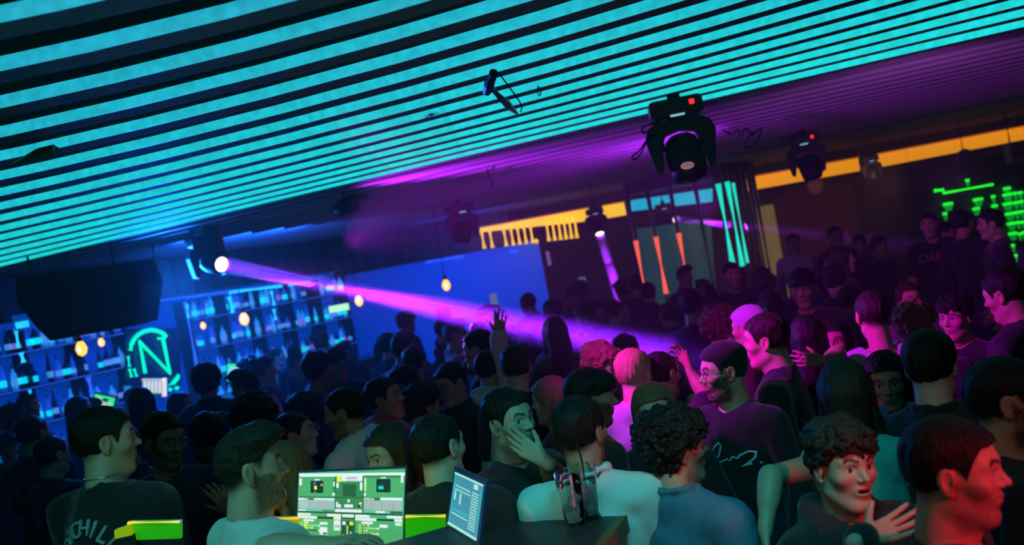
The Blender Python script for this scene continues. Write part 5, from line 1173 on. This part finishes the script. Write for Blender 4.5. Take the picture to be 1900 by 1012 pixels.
# ------------------------------------------------------------------ the rest of the crowd: a dozen builds, copied
KINDS = []
for k, (sx, hr, hcx, sk, tp, fd) in enumerate([('m', 'short', 'black', 'mid', ('tee', 'black'), .4), ('m', 'crop', 'dark', 'fair', ('tee', 'navy'), .8), ('m', 'curly', 'black', 'tan', ('long', 'black'), 0), ('f', 'long', 'dark', 'mid', ('long', 'black'), 0), ('m', 'quiff', 'dark', 'mid', ('shirt', 'grey'), .7),
                                             ('f', 'straight', 'brown', 'fair', ('tee', 'grey'), 0), ('m', 'bowl', 'black', 'mid', ('hoodie', 'navy'), 0), ('m', 'afro', 'dark', 'tan', ('tee', 'black'), 0), ('m', 'buzz', 'black', 'tan', ('polo', 'navy'), .6), ('f', 'bun', 'dark', 'fair', ('tank', 'black'), 0)]):
    me, info = build_person(1.7, sex=sx, hair=hr, hcol=hcx, skin=sk, top=tp, head=dict(fade=fd, beard=.5 if k % 3 == 0 and sx == 'm' else 0), vox=.013, hvox=.006, arms={'R': D0, 'L': D0} if k % 2 else None)
    KINDS.append([me, 'woman' if sx == 'f' else 'man', {'short': 'short hair', 'crop': 'cropped hair', 'curly': 'curly hair', 'long': 'long hair', 'quiff': 'swept-up hair', 'straight': 'straight hair', 'bowl': 'bowl cut', 'afro': 'bushy hair', 'buzz': 'shaved hair', 'bun': 'hair bun'}[hr], tp])
def px_of(p):
    v = Vector(p)-Vector((0, 0, CAMZ)); dz = v.dot(FW); return 950+F*v.dot(RR)/dz, 506-F*v.dot(UU)/dz
fill = []; r_ = random.Random(11); taken = [(x, y) for x, y, _ in PEOPLE]
for d in [5.6, 6.3, 7.0, 7.8, 8.6, 9.5, 10.4, 11.4, 12.5]:
    w2 = .53*d; x = -w2+r_.uniform(0, .3)
    while x < w2:
        px, py = x+r_.uniform(-.1, .1), d+r_.uniform(-.2, .2); h = r_.uniform(1.52, 1.74); u, v_ = px_of((px, py, h)); x += r_.uniform(.5, .62)
        if u < -30 or u > 1930: continue
        if (Vector((px, py, 0))-BA).dot(BN) < 2.0: continue       # bar zone
        if any((px-a_)**2+(py-b_)**2 < .5**2 for a_, b_ in taken): continue
        if 1180 < u < 1400 and d > 12: continue
        if 330 < u < 430 and d > 8.5: continue
        if u > 1400 and v_ < 458 or u > 1640 and d > 6.5: continue
        taken.append((px, py)); fill.append((d, px, py, h, u, v_))
ZN = [(0, 340, 'before the neon sign'), (340, 700, 'before the right bottle shelves'), (700, 1010, 'before the blue wall'), (1010, 1180, 'left of the pole cage'), (1180, 1400, 'before the pole cage'), (1400, 1650, 'before the curtain'), (1650, 1960, 'before the green cups')]
first = {}
for zi, (za, zb_, zn) in enumerate(ZN):
    g = [q for q in fill if za <= q[4] < zb_]
    for d in sorted(set(q[0] for q in g)):
        row = sorted([q for q in g if q[0] == d], key=lambda q: q[4]); rn = ORD[sorted(set(q[0] for q in fill)).index(d)]
        for n_, (dd, px, py, h, u, v_) in enumerate(row):
            k = r_.randrange(10); me, sx, hr, tp = KINDS[k]; f_ = r_.choice([0, 15, -20, 30, -45, 60, -80, 90, 150, -160, 180])
            turn = 'back turned' if abs(f_) <= 45 else 'side on' if abs(f_) < 120 else 'face turned here'
            lb = '%s with %s, %s from left, %s crowd row %s' % (sx, hr, ORD[n_], rn, zn)
            if k not in first:
                t = first[k] = link_person(me, (px, py, 0), -math.radians(f_), lb, 'background crowd')
            else:
                t = copy_tree(first[k]); t.location = (px, py, 0); t.rotation_euler.z = -math.radians(f_)
            s_ = h/1.7; t.scale = (min(s_, 1.03), min(s_, 1.03), s_); tag(t, lb, 'person', 'background crowd '+zn)
# ------------------------------------------------------------------ haze of the dance floor
hz_m = bpy.data.materials.new('haze'); hz_m.use_nodes = True; nt = hz_m.node_tree; nt.nodes.clear()
vs_ = nt.nodes.new('ShaderNodeVolumeScatter'); vs_.inputs['Color'].default_value = (1, 1, 1, 1); vs_.inputs['Density'].default_value = .015; vs_.inputs['Anisotropy'].default_value = .3
ou = nt.nodes.new('ShaderNodeOutputMaterial'); nt.links.new(vs_.outputs[0], ou.inputs['Volume'])
hz = MB().box((0.2, 12.1, 1.5), (20.0, 15.6, 2.96)).build('haze', hz_m); tag(hz, 'thin stage haze filling the back of the room', 'haze', None, 'stuff')
def add_beam_haze(a, b, r0, r1, dens, label):  # denser haze added around a beam so that it shows
    m = bpy.data.materials.new('haze_plume'); m.use_nodes = True; nt = m.node_tree; nt.nodes.clear()
    v = nt.nodes.new('ShaderNodeVolumeScatter'); v.inputs['Density'].default_value = dens; v.inputs['Anisotropy'].default_value = .2
    o_ = nt.nodes.new('ShaderNodeOutputMaterial'); nt.links.new(v.outputs[0], o_.inputs['Volume'])
    tag(MB().tube([a, b], [r0, r1], 20).build('haze_plume', m), label, 'haze', None, 'stuff')
dd_ = (BEAM_TO-LENS1).normalized()
add_beam_haze(LENS1+dd_*.08, BEAM_TO-dd_*.2, .09, .24, .22, 'dense haze lit by the long purple beam')
q0 = DC+DA*.2; q1 = DC+DA*1.35; dd_ = DA
add_beam_haze(q0+dd_*.03, q1, .065, .11, .35, 'dense haze lit by the short purple beam left of the cage')
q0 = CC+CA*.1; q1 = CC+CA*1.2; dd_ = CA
add_beam_haze(q0+dd_*.17, q1, .06, .11, .35, 'dense haze lit by the purple beam inside the cage')
